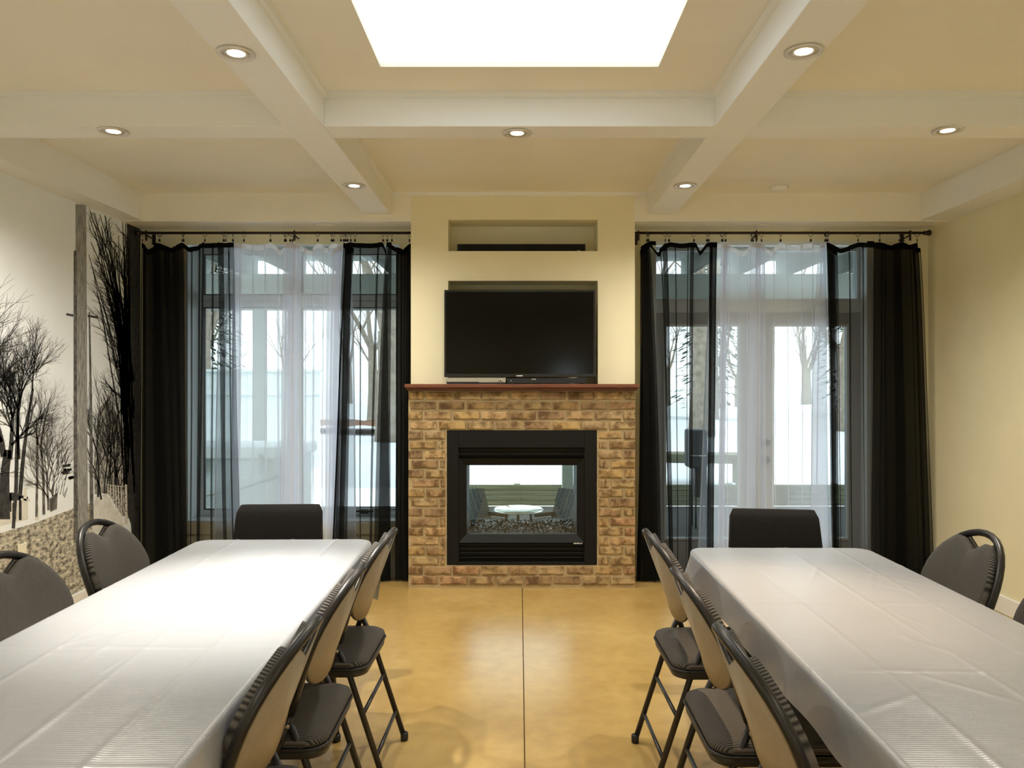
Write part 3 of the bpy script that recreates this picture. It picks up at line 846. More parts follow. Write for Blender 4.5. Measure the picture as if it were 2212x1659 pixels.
def make_cloth(label, cx, y0, y1, rz, W_, dside, dfar, dnear, seed):
    L_ = y1 - y0
    rnd = random.Random(seed)
    rc, r, T = .055, .014, .003
    ix, iy = W_ / 2 - rc, L_ / 2 - rc
    U0, U1, V0, V1 = -W_ / 2 - dside, W_ / 2 + dside, -L_ / 2 - dnear, L_ / 2 + dfar
    cu = [-.20, .035, .215]; cv = [-L_ / 2 + .45, -.15, .42, L_ / 2 - .30]
    wr = [(rnd.uniform(-.3, .3), rnd.uniform(-L_ / 2, L_ / 2), rnd.uniform(0, pi), rnd.uniform(.06, .16)) for _ in range(26)]
    def fn(a, b):
        u, v = U0 + (U1 - U0) * a, V0 + (V1 - V0) * b
        qx = max(abs(u) - ix, 0); qy = max(abs(v) - iy, 0)
        q = sqrt(qx * qx + qy * qy)
        s_ = q - rc
        sx, sy = (1 if u > 0 else -1), (1 if v > 0 else -1)
        if q < 1e-9 or s_ <= 0:
            x, y, down, out = u, v, 0, 0
        else:
            ux, uy = qx / q, qy / q
            dia = (2 * ux * uy) ** 2
            fl = .06 + .30 * dia
            s1 = r * pi / 2
            if s_ < s1: out, down = r * sin(s_ / r), r * (1 - cos(s_ / r))
            else: out, down = r + fl * (s_ - s1), r + (s_ - s1) * sqrt(1 - fl * fl)
            out += down * .035 * sin((u * uy * sx + v * ux * sy) * 17 + seed) * (1 - dia)
            k = rc + out
            x = sx * (min(abs(u), ix) + ux * k); y = sy * (min(abs(v), iy) + uy * k)
        z = .740 + T - down
        if down < .004:
            for c in cu: z += .0015 * math.exp(-((u - c + .01 * sin(v * 2 + c * 9)) / .007) ** 2)
            for c in cv: z += .0010 * math.exp(-((v - c + .008 * sin(u * 5 + c)) / .008) ** 2)
            for (wx_, wy_, an, ln) in wr:
                du, dv = u - wx_, v - wy_
                if abs(du) < .2 and abs(dv) < .2:
                    l_ = du * cos(an) + dv * sin(an); t_ = -du * sin(an) + dv * cos(an)
                    z += .0011 * math.exp(-(l_ / ln) ** 2 - (t_ / .009) ** 2)
        return (x, y, z)
    me = MB().grid(fn, 150, 330).mesh('tablecloth')
    o = link('tablecloth', me, M['cloth'])
    o.location = (cx, (y0 + y1) / 2, 0); o.rotation_euler = (0, 0, rz)
    return tag(o, label, 'tablecloth', 'white tablecloths')

make_table('long folding table under a white cloth on the left', -.995, .92, 3.33, radians(1.1))
make_cloth('white cloth on the left table with bright sheen', -.995, .905, 3.345, radians(1.1), .735, .125, .26, .15, 1)
make_table('long folding table under a white cloth on the right', 1.055, .75, 3.16, radians(-.6))
make_cloth('white cloth on the right table with a warm glow', 1.055, .735, 3.175, radians(-.6), .715, .125, .14, .15, 2)

# ------------------------------------------------------------------ padded folding chair
def folding_chair(label):
    t = thing('folding_chair', label, 'chair', (0, 0, 0), 0, 'padded folding chairs')
    # back plane: h measured along the back from its lower pivot, a across
    Y0, Z0, Y1, Z1 = .140, .520, .262, .868
    L_ = sqrt((Y1 - Y0) ** 2 + (Z1 - Z0) ** 2)
    ty, tz = (Y1 - Y0) / L_, (Z1 - Z0) / L_
    def B(a, h, n=0):           # n: towards the front of the chair
        n2 = n + .030 * (a / .2) ** 2
        return (a, Y0 + ty * h - tz * n2, Z0 + tz * h + ty * n2)
    top, mid_, wd = L_, L_ - .205, .212
    # tube arch
    arch = [B(-.198, -.01), B(-.205, .06), B(-wd, mid_ - .03)]
    arch += [B(-wd * cos(k * pi / 16), mid_ + .205 * sin(k * pi / 16)) for k in range(0, 17)]
    arch += [B(wd, mid_ - .03), B(.205, .06), B(.198, -.01)]
    MB().tube(arch, .0130, 12).build('back_frame', M['tube'], t)
    # egg outline with the hand hole notch
    def outline(k, n, inset):
        th = -pi / 2 + 2 * pi * k / n
        c, s_ = cos(th), sin(th)
        hc = mid_ - .02
        if s_ >= 0:
            a, h = (wd - inset) * c, hc + (.205 + .02 - inset) * s_
        else:
            a, h = (wd - inset) * c, hc + (hc - .035 - inset * .5) * s_
        if s_ > 0 and abs(a) < .085:
            f = 1 - abs(a) / .085
            h -= .070 * (f ** .8)
        return a, h
    N = 64
    def solid(name, m, inset, n0, n1, puff, smooth=True):
        mb = MB(); hc = mid_ - .06
        rings = [(1, n0), (1, n1)] + [(f, n1 + puff * (1 - f ** 4)) for f in (.93, .8, .55, .25)]
        ids = []
        for f, nn in rings:
            b = len(mb.v)
            for k in range(N):
                a, h = outline(k, N, inset)
                mb.v.append(B(a * f, hc + (h - hc) * f, nn))
            ids.append(b)
        for i in range(len(ids) - 1):
            for k in range(N):
                mb.face((ids[i] + k, ids[i] + (k + 1) % N, ids[i + 1] + (k + 1) % N, ids[i + 1] + k), smooth)
        b = len(mb.v); mb.v.append(B(0, hc, n1 + puff))
        for k in range(N): mb.face((ids[-1] + k, ids[-1] + (k + 1) % N, b), True)
        b = len(mb.v); mb.v.append(B(0, hc, n0))
        for k in range(N): mb.face((ids[0] + (k + 1) % N, ids[0] + k, b), True)
        return mb.build(name, m, t)
    solid('back_shell', M['shell'], .006, -.010, -.002, .002)
    solid('back_pad', M['rib'], .010, -.001, .034, .016)
    MB().tube([B(*outline(k, 64, .004), -.003) for k in range(64)], .0045, 6, closed=True).build('piping', M['piping'], t)
    # seat
    def rr(w, d, r, z, y=0):
        pts = []
        for (cx, cy, a0) in ((w - r, d - r, 0), (-w + r, d - r, pi / 2), (-w + r, -d + r, pi), (w - r, -d + r, 3 * pi / 2)):
            for k in range(7):
                a = a0 + k * pi / 12
                pts.append((cx + r * cos(a), y + cy + r * sin(a), z))
        return pts
    def loft(name, m, sec):
        mb = MB(); ids = []
        for s_ in sec:
            ids.append(len(mb.v)); mb.v += s_
        n = len(sec[0])
        for i in range(len(ids) - 1):
            for k in range(n): mb.face((ids[i] + k, ids[i] + (k + 1) % n, ids[i + 1] + (k + 1) % n, ids[i + 1] + k), True)
        mb.face([ids[0] + k for k in reversed(range(n))]); mb.face([ids[-1] + k for k in range(n)], True)
        return mb.build(name, m, t)
    loft('seat_cushion', M['rib'], [rr(.197, .197, .055, .425), rr(.203, .203, .058, .436), rr(.200, .200, .058, .448), rr(.185, .185, .05, .457), rr(.15, .15, .045, .462), rr(.08, .08, .03, .464)])
    loft('seat_pan', M['piping'], [rr(.188, .188, .05, .392), rr(.200, .200, .056, .398), rr(.203, .203, .057, .425)])
    MB().tube(rr(.204, .204, .058, .425), .0042, 6, closed=True).build('piping', M['piping'], t)
    # legs
    for sx in (-1, 1):
        f = MB().tube([B(sx * .198, -.01), (sx * .208, .085, .45), (sx * .210, -.03, .25), (sx * .212, -.185, .012)], .0112, 10).build('leg', M['tube'], t)
        MB().lathe([(.0145, 0), (.0155, .012), (.0150, .030), (.012, .032)], 12, sx * .212, -.188).build('foot_cap', M['black'], f)
        g = MB().tube([(sx * .190, .10, .50), (sx * .190, .145, .40), (sx * .190, .272, .012)], .0108, 10).build('leg', M['tube'], t)
        MB().lathe([(.0145, 0), (.0155, .012), (.0150, .030), (.012, .032)], 12, sx * .190, .273).build('foot_cap', M['black'], g)
        MB().tube([(sx * .19, .10, .50), (sx * .212, .105, .49)], .006, 8).build('pivot', M['steel'], t)
    MB().tube([(-.19, .190, .262), (.19, .190, .262)], .0075, 8).build('stretcher', M['tube'], t)
    MB().tube([(-.19, .238, .115), (.19, .238, .115)], .0075, 8).build('stretcher', M['tube'], t)
    MB().tube([(-.211, -.10, .145), (.211, -.10, .145)], .0075, 8).build('stretcher', M['tube'], t)
    return t
ch0 = folding_chair('padded folding chair on the aisle side of left table, farthest one')
ch0.location = (-.735, 2.88, 0); ch0.rotation_euler = (0, 0, radians(-91))
dup(ch0, (-.735, 2.29, 0), radians(-89.5), 'padded folding chair on the aisle side of left table, middle one')
dup(ch0, (-.735, 1.76, 0), radians(-90), 'padded folding chair on the aisle side of left table, nearest one')
dup(ch0, (-1.44, 3.06, 0), radians(91), 'padded folding chair in front of the mural with its handle hole showing')
dup(ch0, (-1.42, 2.46, 0), radians(90), 'padded folding chair cut by the left picture edge before the mural')
dup(ch0, (.735, 2.86, 0), radians(91), 'padded folding chair on the aisle side of right table, farthest one')
dup(ch0, (.720, 2.25, 0), radians(90), 'padded folding chair on the aisle side of right table, middle one')
dup(ch0, (.710, 1.70, 0), radians(90), 'padded folding chair on the aisle side of right table, nearest one')
dup(ch0, (1.46, 2.84, 0), radians(-91), 'padded folding chair at the cream right wall with its handle hole showing')
dup(ch0, (1.45, 2.25, 0), radians(-90), 'padded folding chair cut by the right picture edge')

# ------------------------------------------------------------------ upholstered end chairs
def end_chair(label, loc, rz, wt, wb):
    t = thing('dining_chair', label, 'chair', loc, rz, 'charcoal end chairs')
    mb = MB()
    n = 10; secs = []
    for j in range(13):
        f = j / 12
        z = .44 + .395 * f
        w = wb + (wt - wb) * f
        yb = .185 + .055 * f * f
        th = .030
        rr_ = .024
        if f > .9: w -= .012 * ((f - .9) / .1) ** 2; th *= 1 - .45 * ((f - .9) / .1) ** 2
        sec = []
        for (cx, cy, a0) in ((w - rr_, th - .012, 0), (-w + rr_, th - .012, pi / 2), (-w + rr_, -th + .012, pi), (w - rr_, -th + .012, 3 * pi / 2)):
            for k in range(5):
                a = a0 + k * pi / 8
                x = cx + rr_ * cos(a)
                sec.append((x, yb + cy + .012 * sin(a) - .02 * (x / .2) ** 2, z))
        secs.append(sec)
    ids = []
    for s_ in secs: ids.append(len(mb.v)); mb.v += s_
    m = len(secs[0])
    for i in range(len(ids) - 1):
        for k in range(m): mb.face((ids[i] + k, ids[i] + (k + 1) % m, ids[i + 1] + (k + 1) % m, ids[i + 1] + k), True)
    mb.face([ids[0] + k for k in reversed(range(m))]); mb.face([ids[-1] + k for k in range(m)])
    mb.build('backrest', M['weave'], t)
    MB().box(-.215, .215, -.22, .19, .385, .47).build('seat', M['weave'], t, .018, 3)
    for sx in (-1, 1):
        MB().tube([(sx * .19, -.195, .39), (sx * .195, -.205, 0)], [.020, .013], 4).build('leg', M['wood_dark'], t)
        MB().tube([(sx * .19, .165, .39), (sx * .195, .215, 0)], [.020, .013], 4).build('leg', M['wood_dark'], t)
    return t
end_chair('charcoal upholstered chair at the window end of left table', (wx(609, 3.72), 3.50, 0), radians(2), .200, .222)
end_chair('charcoal upholstered chair at the door end of right table', (wx(1655, 3.60), 3.36, 0), radians(-7), .196, .222)

# ------------------------------------------------------------------ mural on the left wall
mu = thing('wall_mural', 'black and white printed mural of a tree-lined street with poles', 'mural', (XL, 0, 0))
def wall_pt(px, py, lay):
    Y = -XL * F / (CX - px)
    return (.0012 + lay * .00035, Y, wz(py, Y))
def print_mat(name, c1, c2, scale, stretch=(1, 1, 1), lo=.4, hi=.6, det=8):
    m, nt, p = nodes_of(name); L = nt.links
    tc = nt.nodes.new('ShaderNodeTexCoord'); mp = nt.nodes.new('ShaderNodeMapping'); mp.inputs['Scale'].default_value = stretch
    n = nt.nodes.new('ShaderNodeTexNoise'); n.inputs['Scale'].default_value = scale; n.inputs['Detail'].default_value = det; n.inputs['Roughness'].default_value = .7
    r = nt.nodes.new('ShaderNodeValToRGB')
    r.color_ramp.elements[0].position = lo; r.color_ramp.elements[0].color = (*c1, 1)
    r.color_ramp.elements[1].position = hi; r.color_ramp.elements[1].color = (*c2, 1)
    L.new(tc.outputs['Object'], mp.inputs['Vector']); L.new(mp.outputs[0], n.inputs['Vector'])
    L.new(n.outputs['Fac'], r.inputs['Fac']); L.new(r.outputs['Color'], p.inputs['Base Color'])
    p.inputs['Roughness'].default_value = .7
    return m
PR = {
    'sky': print_mat('print_sky', (.84, .88, .90), (.87, .91, .93), 1.5),
    'dark': print_mat('print_dark', (.012, .011, .010), (.05, .046, .04), 30),
    'mid': print_mat('print_mid', (.05, .046, .04), (.20, .19, .17), 24),
    'pole': print_mat('print_pole', (.08, .076, .07), (.56, .55, .50), 9, (1, 16, 1.2), .36, .66),
    'ground': print_mat('print_ground', (.07, .06, .05), (.74, .69, .55), 24, (1, 1.0, 1.7), .38, .62),
    'path': print_mat('print_path', (.62, .61, .56), (.78, .77, .72), 12),
    'dense': print_mat('print_thicket', (.012, .011, .010), (.62, .60, .54), 26, (1, 2.6, .8), .40, .62),
    'pale': print_mat('print_pale', (.62, .60, .52), (.74, .72, .64), 12),
}
MB().box(0, .001, 1.2, YW - .002, .11, ZK - .002).build('print_paper', PR['sky'], mu)
class PX:
    def __init__(s, lay): s.mb = MB(); s.lay = lay; s.n = 0
    def poly(s, pts):
        s.mb.poly([wall_pt(x, y, s.lay) for x, y in pts]); return s
    def strip(s, pts, ws):
        for i in range(len(pts) - 1):
            (x0, y0), (x1, y1) = pts[i], pts[i + 1]
            d = math.hypot(x1 - x0, y1 - y0) or 1
            nx, ny = -(y1 - y0) / d, (x1 - x0) / d
            # the wall recedes: keep strokes a little thinner across px
            a, b = ws[i] / 2, ws[i + 1] / 2
            s.mb.poly([wall_pt(x0 + nx * a, y0 + ny * a, s.lay), wall_pt(x1 + nx * b, y1 + ny * b, s.lay),
                       wall_pt(x1 - nx * b, y1 - ny * b, s.lay), wall_pt(x0 - nx * a, y0 - ny * a, s.lay)])
        return s
    def tree(s, x, y, ang, ln, w, depth, rnd, spread=.45, up=.15):
        segs = 3
        pts, ws = [(x, y)], [w]
        a = ang
        for k in range(segs):
            a += rnd.uniform(-.13, .13)
            x += sin(a) * ln / segs; y -= cos(a) * ln / segs
            pts.append((x, y)); ws.append(w * (1 - .38 * (k + 1) / segs))
            if depth > 0 and k >= 0 and rnd.random() < .75:
                sd = rnd.choice((-1, 1))
                s.tree(x, y, a + sd * rnd.uniform(.25, .25 + spread), ln * rnd.uniform(.45, .7), ws[-1] * .62, depth - 1, rnd, spread, up)
        s.strip(pts, ws)
        if depth > 0:
            for sd in (-1, 1):
                s.tree(x, y, a * (1 - up) + sd * rnd.uniform(.08, spread), ln * rnd.uniform(.62, .82), ws[-1] * .8, depth - 1, rnd, spread, up)
    def build(s, name, m, label=None): return s.mb.build(name, PR[m], mu, label=label)
X0 = -250    # the print runs on past the left edge of the picture
g = PX(1)
g.poly([(X0, 1205), (-120, 1180), (0, 1150), (70, 1130), (160, 1096), (200, 1084), (216, 1150), (262, 1240), (300, 1200), (300, 1262), (150, 1290), (0, 1390), (X0, 1490)])
g.mb.v = [(x, y, max(z, .112)) for x, y, z in g.mb.v]
g.build('printed_ground', 'ground')
PX(2).poly([(196, 1120), (206, 1072), (229, 1064), (262, 1120), (276, 1160), (272, 1190), (245, 1230), (205, 1195)]).build('printed_path', 'path')
PX(1).poly([(-40, 1080), (60, 1075), (60, 1120), (-40, 1145)]).build('printed_house', 'pale')
h = PX(2)
for (a, b, c, d) in ((-30, -8, 1078, 1120), (6, 24, 1064, 1104), (40, 46, 1068, 1122), (26, 34, 1085, 1120)): h.poly([(a, c), (b, c), (b, d), (a, d)])
h.poly([(-45, 1076), (25, 1062), (60, 1072), (60, 1078), (-45, 1084)])
h.build('printed_house_shadow', 'dark')
b = PX(3)
for (a, c, d) in ((50, 1052, 1120), (76, 1088, 1122)): b.poly([(a, c), (a + 7, c), (a + 7, d), (a, d)])
b.poly([(44, 1075), (64, 1077), (64, 1081), (44, 1079)])
b.build('printed_white_posts', 'pale')
rnd = random.Random(11)
t = PX(4)
t.tree(8, 1120, .02, 150, 26, 0, rnd); t.tree(7, 985, -.12, 95, 13, 5, rnd, .42); t.tree(20, 990, .16, 90, 11, 5, rnd, .38)
t.strip([(28, 1140), (34, 1050), (36, 960), (38, 900)], [7, 8, 8, 6]); t.tree(38, 905, .1, 60, 6, 4, rnd)
t.strip([(42, 1070), (50, 980), (60, 900), (70, 838)], [9, 8, 6, 5]); t.tree(69, 842, .12, 55, 4, 4, rnd, .5)
t.tree(40, 990, -.05, 110, 7, 4, rnd)
for x in (-60, -130, -190): t.tree(x, 1150, rnd.uniform(-.05, .05), 190, 20, 5, rnd)
t.build('printed_tree', 'dark')
t = PX(4)
t.strip([(78, 1115), (80, 1000), (78, 900)], [5, 5, 2.5]); t.tree(79, 960, .05, 50, 3, 4, rnd)
t.strip([(94, 1110), (93, 1030), (88, 950), (100, 890), (108, 858)], [6, 5, 4, 2.5, 1.5]); t.tree(90, 985, -.2, 60, 3, 4, rnd)
t.tree(104, 1100, .06, 75, 5, 5, rnd, .35); t.tree(112, 1090, .12, 60, 4, 5, rnd, .4)
t.build('printed_tree', 'mid')
t = PX(3)
for k in range(70):
    x = rnd.uniform(106, 140); y = rnd.uniform(940, 1060)
    t.strip([(x, y + 14), (x + rnd.uniform(2, 9), y - 6)], [1.6, .6])
for (cx, cy) in ((144, 1006), (142, 1020), (146, 1014), (157, 1031)):
    for k in range(9): t.strip([(cx - 8 + rnd.uniform(-3, 3), cy + rnd.uniform(-3, 3)), (cx + 8, cy + rnd.uniform(-6, 1))], [3, 1])
t.poly([(106, 1076), (124, 1062), (122, 1098), (108, 1104)])
t.build('printed_conifer', 'mid')
# right-hand trees
d = PX(2)
d.poly([(204, 1066), (202, 1000), (206, 930), (214, 880), (232, 860), (256, 900), (268, 960), (292, 980), (298, 1130), (262, 1110), (232, 1062)])
d.build('printed_thicket', 'dense')
d = PX(3)
d.poly([(276, 480), (303, 484), (303, 1260), (292, 1250), (282, 1130), (268, 1090), (270, 980), (274, 800)])
d.build('printed_trunk', 'dark')
t = PX(5)
for k in range(46):
    yb = rnd.uniform(760, 1080); xb = rnd.uniform(262, 290)
    xt = rnd.uniform(190, 282); yt = rnd.uniform(440, 640)
    yt = max(yt, 455 + (xt - 190) * .25)
    pts = []
    for i in range(9):
        f = i / 8
        pts.append((xb + (xt - xb) * f ** 1.5 + rnd.uniform(-1.2, 1.2), yb + (yt - yb) * f))
    t.strip(pts, [4.2 - 3.0 * i / 8 for i in range(9)])
    for i in (3, 4, 5, 6, 7):
        if rnd.random() < .6: t.tree(*pts[i], rnd.uniform(-.9, .2), rnd.uniform(18, 45), 1.8, 1, rnd)
for k in range(9):
    xb = 212 + 6 * k + rnd.uniform(-3, 3); yb = rnd.uniform(1050, 1080)
    t.tree(xb, yb, rnd.uniform(-.06, .03), rnd.uniform(70, 110), rnd.uniform(2.5, 5), 3, rnd, .22)
t.mb.v = [(x, min(y, YW - .003), min(z, ZK - .004)) for x, y, z in t.mb.v]
t.build('printed_tree', 'dark')
f = PX(6)
for i in range(6):
    a = i / 6
    x0_, y0_ = 232 + 34 * a, 1044 + 6 * a; x1_, y1_ = 232 + 36 * a, 1066 + 58 * a
    f.strip([(x0_, y0_), (x1_, y1_)], [2.4, 2.4])
for k in range(4):
    f.strip([(230, 1046 + k * 5), (272, 1050 + k * 18)], [1.2, 1.6])
f.strip([(271, 1045), (272, 1130)], [5, 5])
f.build('printed_fence', 'pale')
# poles
PX(7).strip([(174, 440), (175, 800), (176, 1175)], [22, 24, 26]).build('printed_pole', 'pole')
PX(8).strip([(161.5, 540), (161.5, 850), (163, 1170)], [6, 6.5, 9]).build('printed_pole', 'mid')
PX(8).strip([(192, 672), (195, 850), (197, 1120)], [2.5, 5, 8]).build('printed_pole', 'mid')
PX(9).strip([(142, 677), (157, 680)], [4, 4]).strip([(188, 681), (210, 684)], [4, 4]).build('printed_crossarm', 'dark')
ol = thing('wall_outlet', 'cream electrical outlet on the printed ground of the mural', 'outlet', (XL + .004, -XL * F / (CX - 45), wz(1197, -XL * F / (CX - 45))))
MB().box(0, .006, -.037, .037, -.062, .062).build('cover_plate', M['cream_pl'], ol, .003, 2)
for zz in (-.026, .026):
    MB().box(.006, .0085, -.017, .017, zz - .016, zz + .016).build('socket', M['cream_pl'], ol, .002)

# ------------------------------------------------------------------ outside
GZ = -.16
gr = MB()
def gfn(a, b):
    x = -40 + 80 * a; y = 10.05 + 70 * b * b
    return (x, y, .06 + .05 * sin(x * .9 + y * .4) * min(1, (y - 10) / 3) + .012 * (y - 10))
gr.grid(gfn, 80, 60)
sn = gr.build('snow_ground', M['snow']); sn['kind'] = 'structure'; sn['label'] = 'bright snow-covered garden beyond the deck'
bs = MB().box(-9, 9, YO, 10.05, GZ - .3, GZ - .03).build('deck_base', M['deck']); bs['kind'] = 'structure'
dk = thing('patio_deck', 'grey timber deck outside the windows', 'deck', (0, YO, GZ))
dk_me = MB().box(-7, 7, 0, .135, -.028, 0).mesh('deck_board', .004); dk_me.materials.append(M['deck'])
for i in range(28):
    o = link('deck_board', dk_me, None, dk); o.location = (0, .03 + i * .143, 0)
pw = thing('plank_wall', 'low weathered plank wall at the garden edge of the deck', 'retaining wall', (0, 9.98, GZ))
pl_me = MB().box(-1.5, 5.5, -.02, .02, 0, .066).mesh('plank', .004); pl_me.materials.append(M['old_wood'])
for i in range(4):
    o = link('plank', pl_me, None, pw); o.location = (0, .0 - .004 * (i % 2), i * .069)
for i in range(6): MB().box(-1.45 + i * 1.38, -1.37 + i * 1.38, .02, .08, 0, .28).build('post', M['old_wood'], pw)
# porch
po = thing('porch_roof', 'grey porch roof with beam, posts and rafters outside', 'porch', (0, YO, GZ))
MB().box(-6, 7, 2.03, 2.17, 2.35, 2.717).build('header_beam', M['porch'], po, .004)
for x in (-5.9, -2.70, .50, 3.70, 6.9): MB().box(x - .057, x + .057, 2.043, 2.157, 0, 2.35).build('post', M['porch'], po, .004)
rf_me = MB().box(-.021, .021, .02, 2.45, 2.717, 2.92).mesh('rafter'); rf_me.materials.append(M['porch'])
for i in range(26):
    o = link('rafter', rf_me, None, po); o.location = (-5.95 + i * .515, 0, 0)
for i in range(6):
    MB().box(-6 + i * 2.17, -6 + i * 2.17 + 2.15, .12, 2.5, 2.922, 2.94).build('roof_panel', M['porch_roof'], po)
# fence
fe = thing('garden_fence', 'pale vertical board fence outside the left window', 'fence', (-7.4, 12.0, .05))
fb_me = MB().box(0, .138, 0, .022, 0, 1.56).mesh('fence_board', .003); fb_me.materials.append(M['fence_w'])
for i in range(30):
    o = link('fence_board', fb_me, None, fe); o.location = (i * .143, .004 * (i % 2), 0)
MB().box(0, 4.3, -.05, 0, .25, .34).build('rail', M['fence_w'], fe); MB().box(0, 4.3, -.05, 0, 1.2, 1.29).build('rail', M['fence_w'], fe)
MB().box(-.02, 4.32, -.06, .04, 1.56, 1.60).build('top_cap', M['fence_w'], fe)
# covered tub
tb = thing('covered_tub', 'pale covered tub standing on the deck outside left window', 'tub', (-2.45, 7.05, GZ))
MB().box(-.62, .44, -.35, .40, 0, .93).build('body', M['tub'], tb, .02, 2)
MB().box(-.66, .48, -.39, .44, .93, 1.03).build('cover', mat('tub_lid', (.70, .76, .78), .6), tb, .02, 3)
MB().tube([(-.45, -.41, .58), (.10, -.43, .70), (.44, -.41, .80)], .014, 8).build('lift_bar', M['porch'], tb)
for sx in (-.3, .2): MB().box(sx - .02, sx + .02, -.40, -.385, .80, .98).build('strap', M['porch'], tb)
# grill
gl = thing('covered_grill', 'dark covered grill on the deck outside the left door leaf', 'grill', (wx(1503, 8.5), 8.5, GZ))
MB().box(-.10, .10, -.14, .14, .66, 1.08).build('cover', mat('grill_cover', (.035, .045, .055), .6), gl, .03, 3)
MB().box(-.03, .10, -.10, .10, .34, .66).build('cart', M['black'], gl, .006)
for sx in (-.02, .09):
    for sy in (-.09, .09): MB().tube([(sx, sy, 0), (sx, sy, .35)], .010, 8).build('leg', M['black'], gl)
MB().tube([(-.10, -.16, .80), (.08, -.16, .80)], .008, 8).build('handle', M['steel'], gl)
# bench outside the door
bn = thing('garden_bench', 'weathered low garden bench in the snow outside the door', 'bench', (2.2, 10.5, .08), radians(-8))
for i in range(3): MB().box(-.9, .9, -.20 + i * .14, -.08 + i * .14, .36, .40).build('slat', M['old_wood'], bn, .003)
for sx in (-.75, .75):
    for sy in (-.16, .16): MB().box(sx - .035, sx + .035, sy - .035, sy + .035, 0, .36).build('leg', M['old_wood'], bn)
MB().box(-.9, .9, -.21, -.19, .28, .37).build('apron', M['old_wood'], bn)
# round patio table and two wicker chairs seen through the fireplace
YT = 6.9
ct = thing('patio_table', 'round glass-topped patio table seen through the fireplace', 'table', (wx(1120, YT), YT - .06, GZ))
ztop = wz(1095, YT) - GZ
MB().lathe([(.0005, ztop - .012), (.216, ztop - .012), (.220, ztop - .006), (.216, ztop), (.0005, ztop)], 36, cap=False).build('table_top', mat('table_glass', (.30, .36, .35), .05, spec=1.0), ct)
MB().lathe([(.225, ztop - .016), (.229, ztop - .008), (.223, ztop - .001)], 36, cap=False).build('rim', M['steel'], ct)
for k in range(3):
    a = 2 * pi * k / 3 + .5
    MB().tube([(.12 * cos(a), .12 * sin(a), ztop - .012), (.17 * cos(a), .17 * sin(a), 0)], .012, 8).build('leg', M['black'], ct)
for (px, sgn, lab) in ((1018, 1, 'grey wicker patio chair on the left behind the fireplace glass'), (1234, -1, 'grey wicker patio chair on the right behind the fireplace glass')):
    w_ = thing('wicker_chair', lab, 'chair', (wx(px, YT) + sgn * .15, YT + .30, GZ), radians(58) * sgn, 'wicker patio chairs')
    MB().box(-.20, .20, -.10, .20, .22, .30).build('seat', M['wicker'], w_, .02, 2)
    zt = wz(1072, YT) - GZ
    mb = MB(); mb.grid(lambda a, b: (-.20 + .40 * a, .14 + .09 * b - .03 * (2 * a - 1) ** 2, .28 + (zt - .28) * b), 8, 6)
    mb.grid(lambda a, b: (-.20 + .40 * a, .18 + .09 * b - .03 * (2 * a - 1) ** 2, .28 + (zt - .28) * b), 8, 6)
    mb.build('backrest', M['wicker'], w_)
    for sx in (-1, 1):
        MB().box(sx * .19 - .02, sx * .19 + .02, -.09, .16, .31, .35).build('armrest', M['wicker'], w_, .015, 2)
        for sy in (-.07, .17): MB().tube([(sx * .17, sy, 0), (sx * .17, sy, .24)], .016, 8).build('leg', M['wicker'], w_)
# trees
def bare_tree(label, x, y, h, seed, w=.16, z0=.1):
    rnd = random.Random(seed)
    t = thing('bare_tree', label, 'tree', (x, y, z0), 0, 'bare winter trees in the garden')
    br = MB(); tr = MB()
    def grow(p, d, ln, r, depth):
        pts, rs = [p], [r]
        for k in range(3):
            d = (d + Vector((rnd.uniform(-.2, .2), rnd.uniform(-.2, .2), rnd.uniform(-.05, .16)))).normalized()
            p = p + d * ln / 3; pts.append(p); rs.append(r * (1 - .16 * (k + 1)))
            if depth > 0 and rnd.random() < .7:
                q = (d + Vector((rnd.uniform(-1, 1), rnd.uniform(-1, 1), rnd.uniform(-.1, .6)))).normalized()
                grow(p, q, ln * rnd.uniform(.4, .65), rs[-1] * .5, depth - 1)
        br.tube(pts, rs, 5, cap=False)
        if depth > 0:
            for _ in range(2):
                q = (d + Vector((rnd.uniform(-.7, .7), rnd.uniform(-.7, .7), rnd.uniform(-.1, .3)))).normalized()
                grow(p, q, ln * rnd.uniform(.6, .8), rs[-1] * .7, depth - 1)
    tr.tube([(0, 0, -.2), (.03, 0, h * .12), (.0, .02, h * .28)], [w * 1.25, w, w * .85], 10)
    tr.build('trunk', M['bark'], t)
    for _ in range(3):
        grow(Vector((0, .02, h * .26)), Vector((rnd.uniform(-.6, .6), rnd.uniform(-.6, .6), 1)).normalized(), h * .26, w * .6, 4)
    br.build('branches', M['bark'], t)
    return t
bare_tree('large bare tree seen right of the left window', -3.0, 17.5, 9, 1, .26)
bare_tree('bare tree above the fence outside the left window', -6.6, 16.0, 8, 2, .17)
bare_tree('bare tree behind the left end of the fence', -9.0, 19, 9, 3, .17)
bare_tree('thin bare tree far out between fence and chimney', -4.6, 24, 9, 4, .15)
bare_tree('bare tree trunk outside the left door leaf', 4.5, 19.0, 10, 6, .28)
bare_tree('thin bare tree far out beyond the left door leaf', 3.6, 23, 9, 7, .15)
bare_tree('bare tree far out beyond the right door leaf', 8.4, 20, 8, 8, .16)
bare_tree('bare tree in the far garden left of the grill', 3.0, 30, 10, 9, .2)
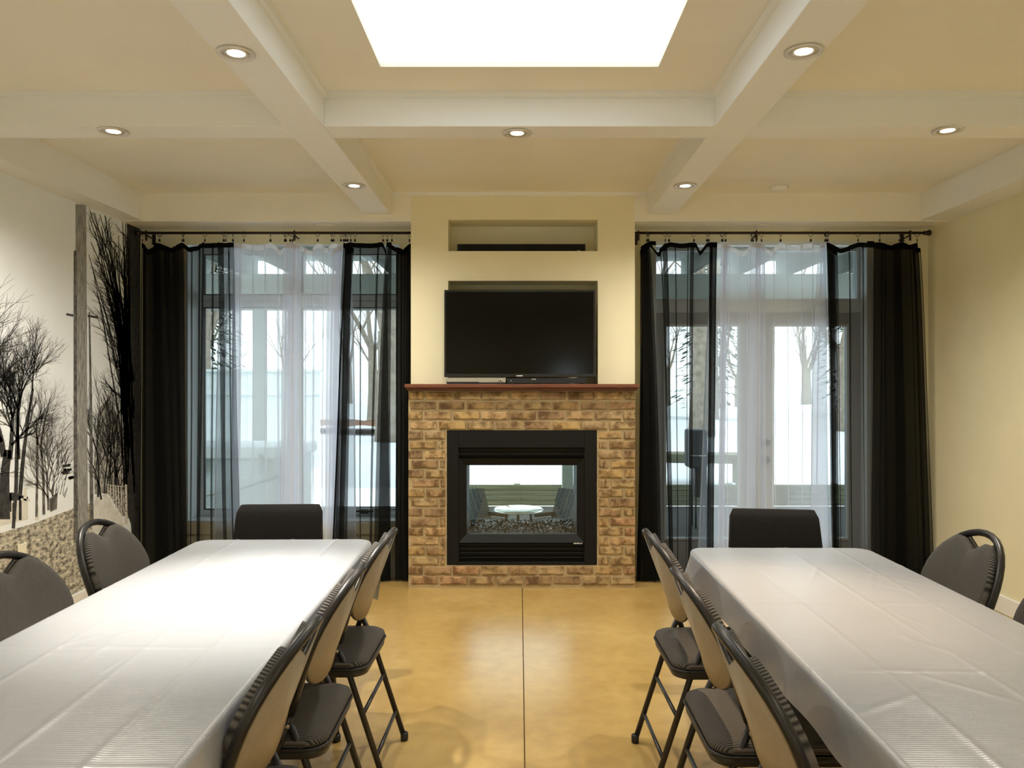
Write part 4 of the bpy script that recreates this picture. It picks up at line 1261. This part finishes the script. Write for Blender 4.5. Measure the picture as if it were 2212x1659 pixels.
def conifer(label, x, y, h, r, seed):
    rnd = random.Random(seed)
    t = thing('conifer', label, 'tree', (x, y, .1), 0, 'conifers in the garden')
    MB().tube([(0, 0, -.2), (0, 0, h * .95)], [.16, .03], 8).build('trunk', M['bark'], t)
    fo = MB()
    for k in range(3600):
        f = rnd.random() ** .75
        z = h * (.06 + .92 * f); rr_ = r * (1 - f) * (rnd.random() ** .5) + .10
        a = rnd.uniform(0, 2 * pi); ln = rnd.uniform(.25, .5)
        d = Vector((cos(a), sin(a), rnd.uniform(-.5, .05))); sd = Vector((-sin(a), cos(a), 0)) * rnd.uniform(.04, .10)
        p0 = Vector((cos(a) * max(rr_ - ln, 0), sin(a) * max(rr_ - ln, 0), z)); p1 = p0 + d * ln
        m_ = (p0 + p1) / 2
        b = len(fo.v)
        fo.v += [tuple(p0), tuple(m_ + sd), tuple(p1), tuple(m_ - sd)]
        fo.face((b, b + 1, b + 2, b + 3))
    fo.build('foliage', M['needle'], t)
conifer('dark green conifer in the garden outside the left door leaf', 6.6, 26, 9, 2.2, 1)
conifer('dark green conifer in the garden outside the right door leaf', 12.5, 28, 10, 2.6, 2)
conifer('dark green conifer far behind the fence', -11.5, 28, 9, 2.4, 3)
# far thicket: copies of three trees, each an object of its own
src = [o for o in C.objects if o.name in ('bare_tree.001', 'bare_tree.002', 'bare_tree.003')]
rnd = random.Random(21)
for i in range(26):
    x = -19 + i * 1.55 + rnd.uniform(-.5, .5); y = rnd.uniform(31, 40)
    o = dup(src[i % 3], (x, y, .3), rnd.uniform(0, 6), 'bare winter tree in the far thicket')
    k = rnd.uniform(.55, .85); o.scale = (k, k, k); o['group'] = 'far thicket trees'
lf = MB().grid(lambda a, b: (-6.6 + 5.2 * a, 19.2 + 2.6 * b, .26 + .012 * (9.2 + 2.6 * b) + .05 * sin(pi * b) * sin(pi * a) + .02 * sin(a * 40)), 40, 10).build('leaf_litter', M['litter'])
lf['kind'] = 'stuff'; lf['label'] = 'brown leaf litter strip lying in the snow'; lf['category'] = 'leaves'
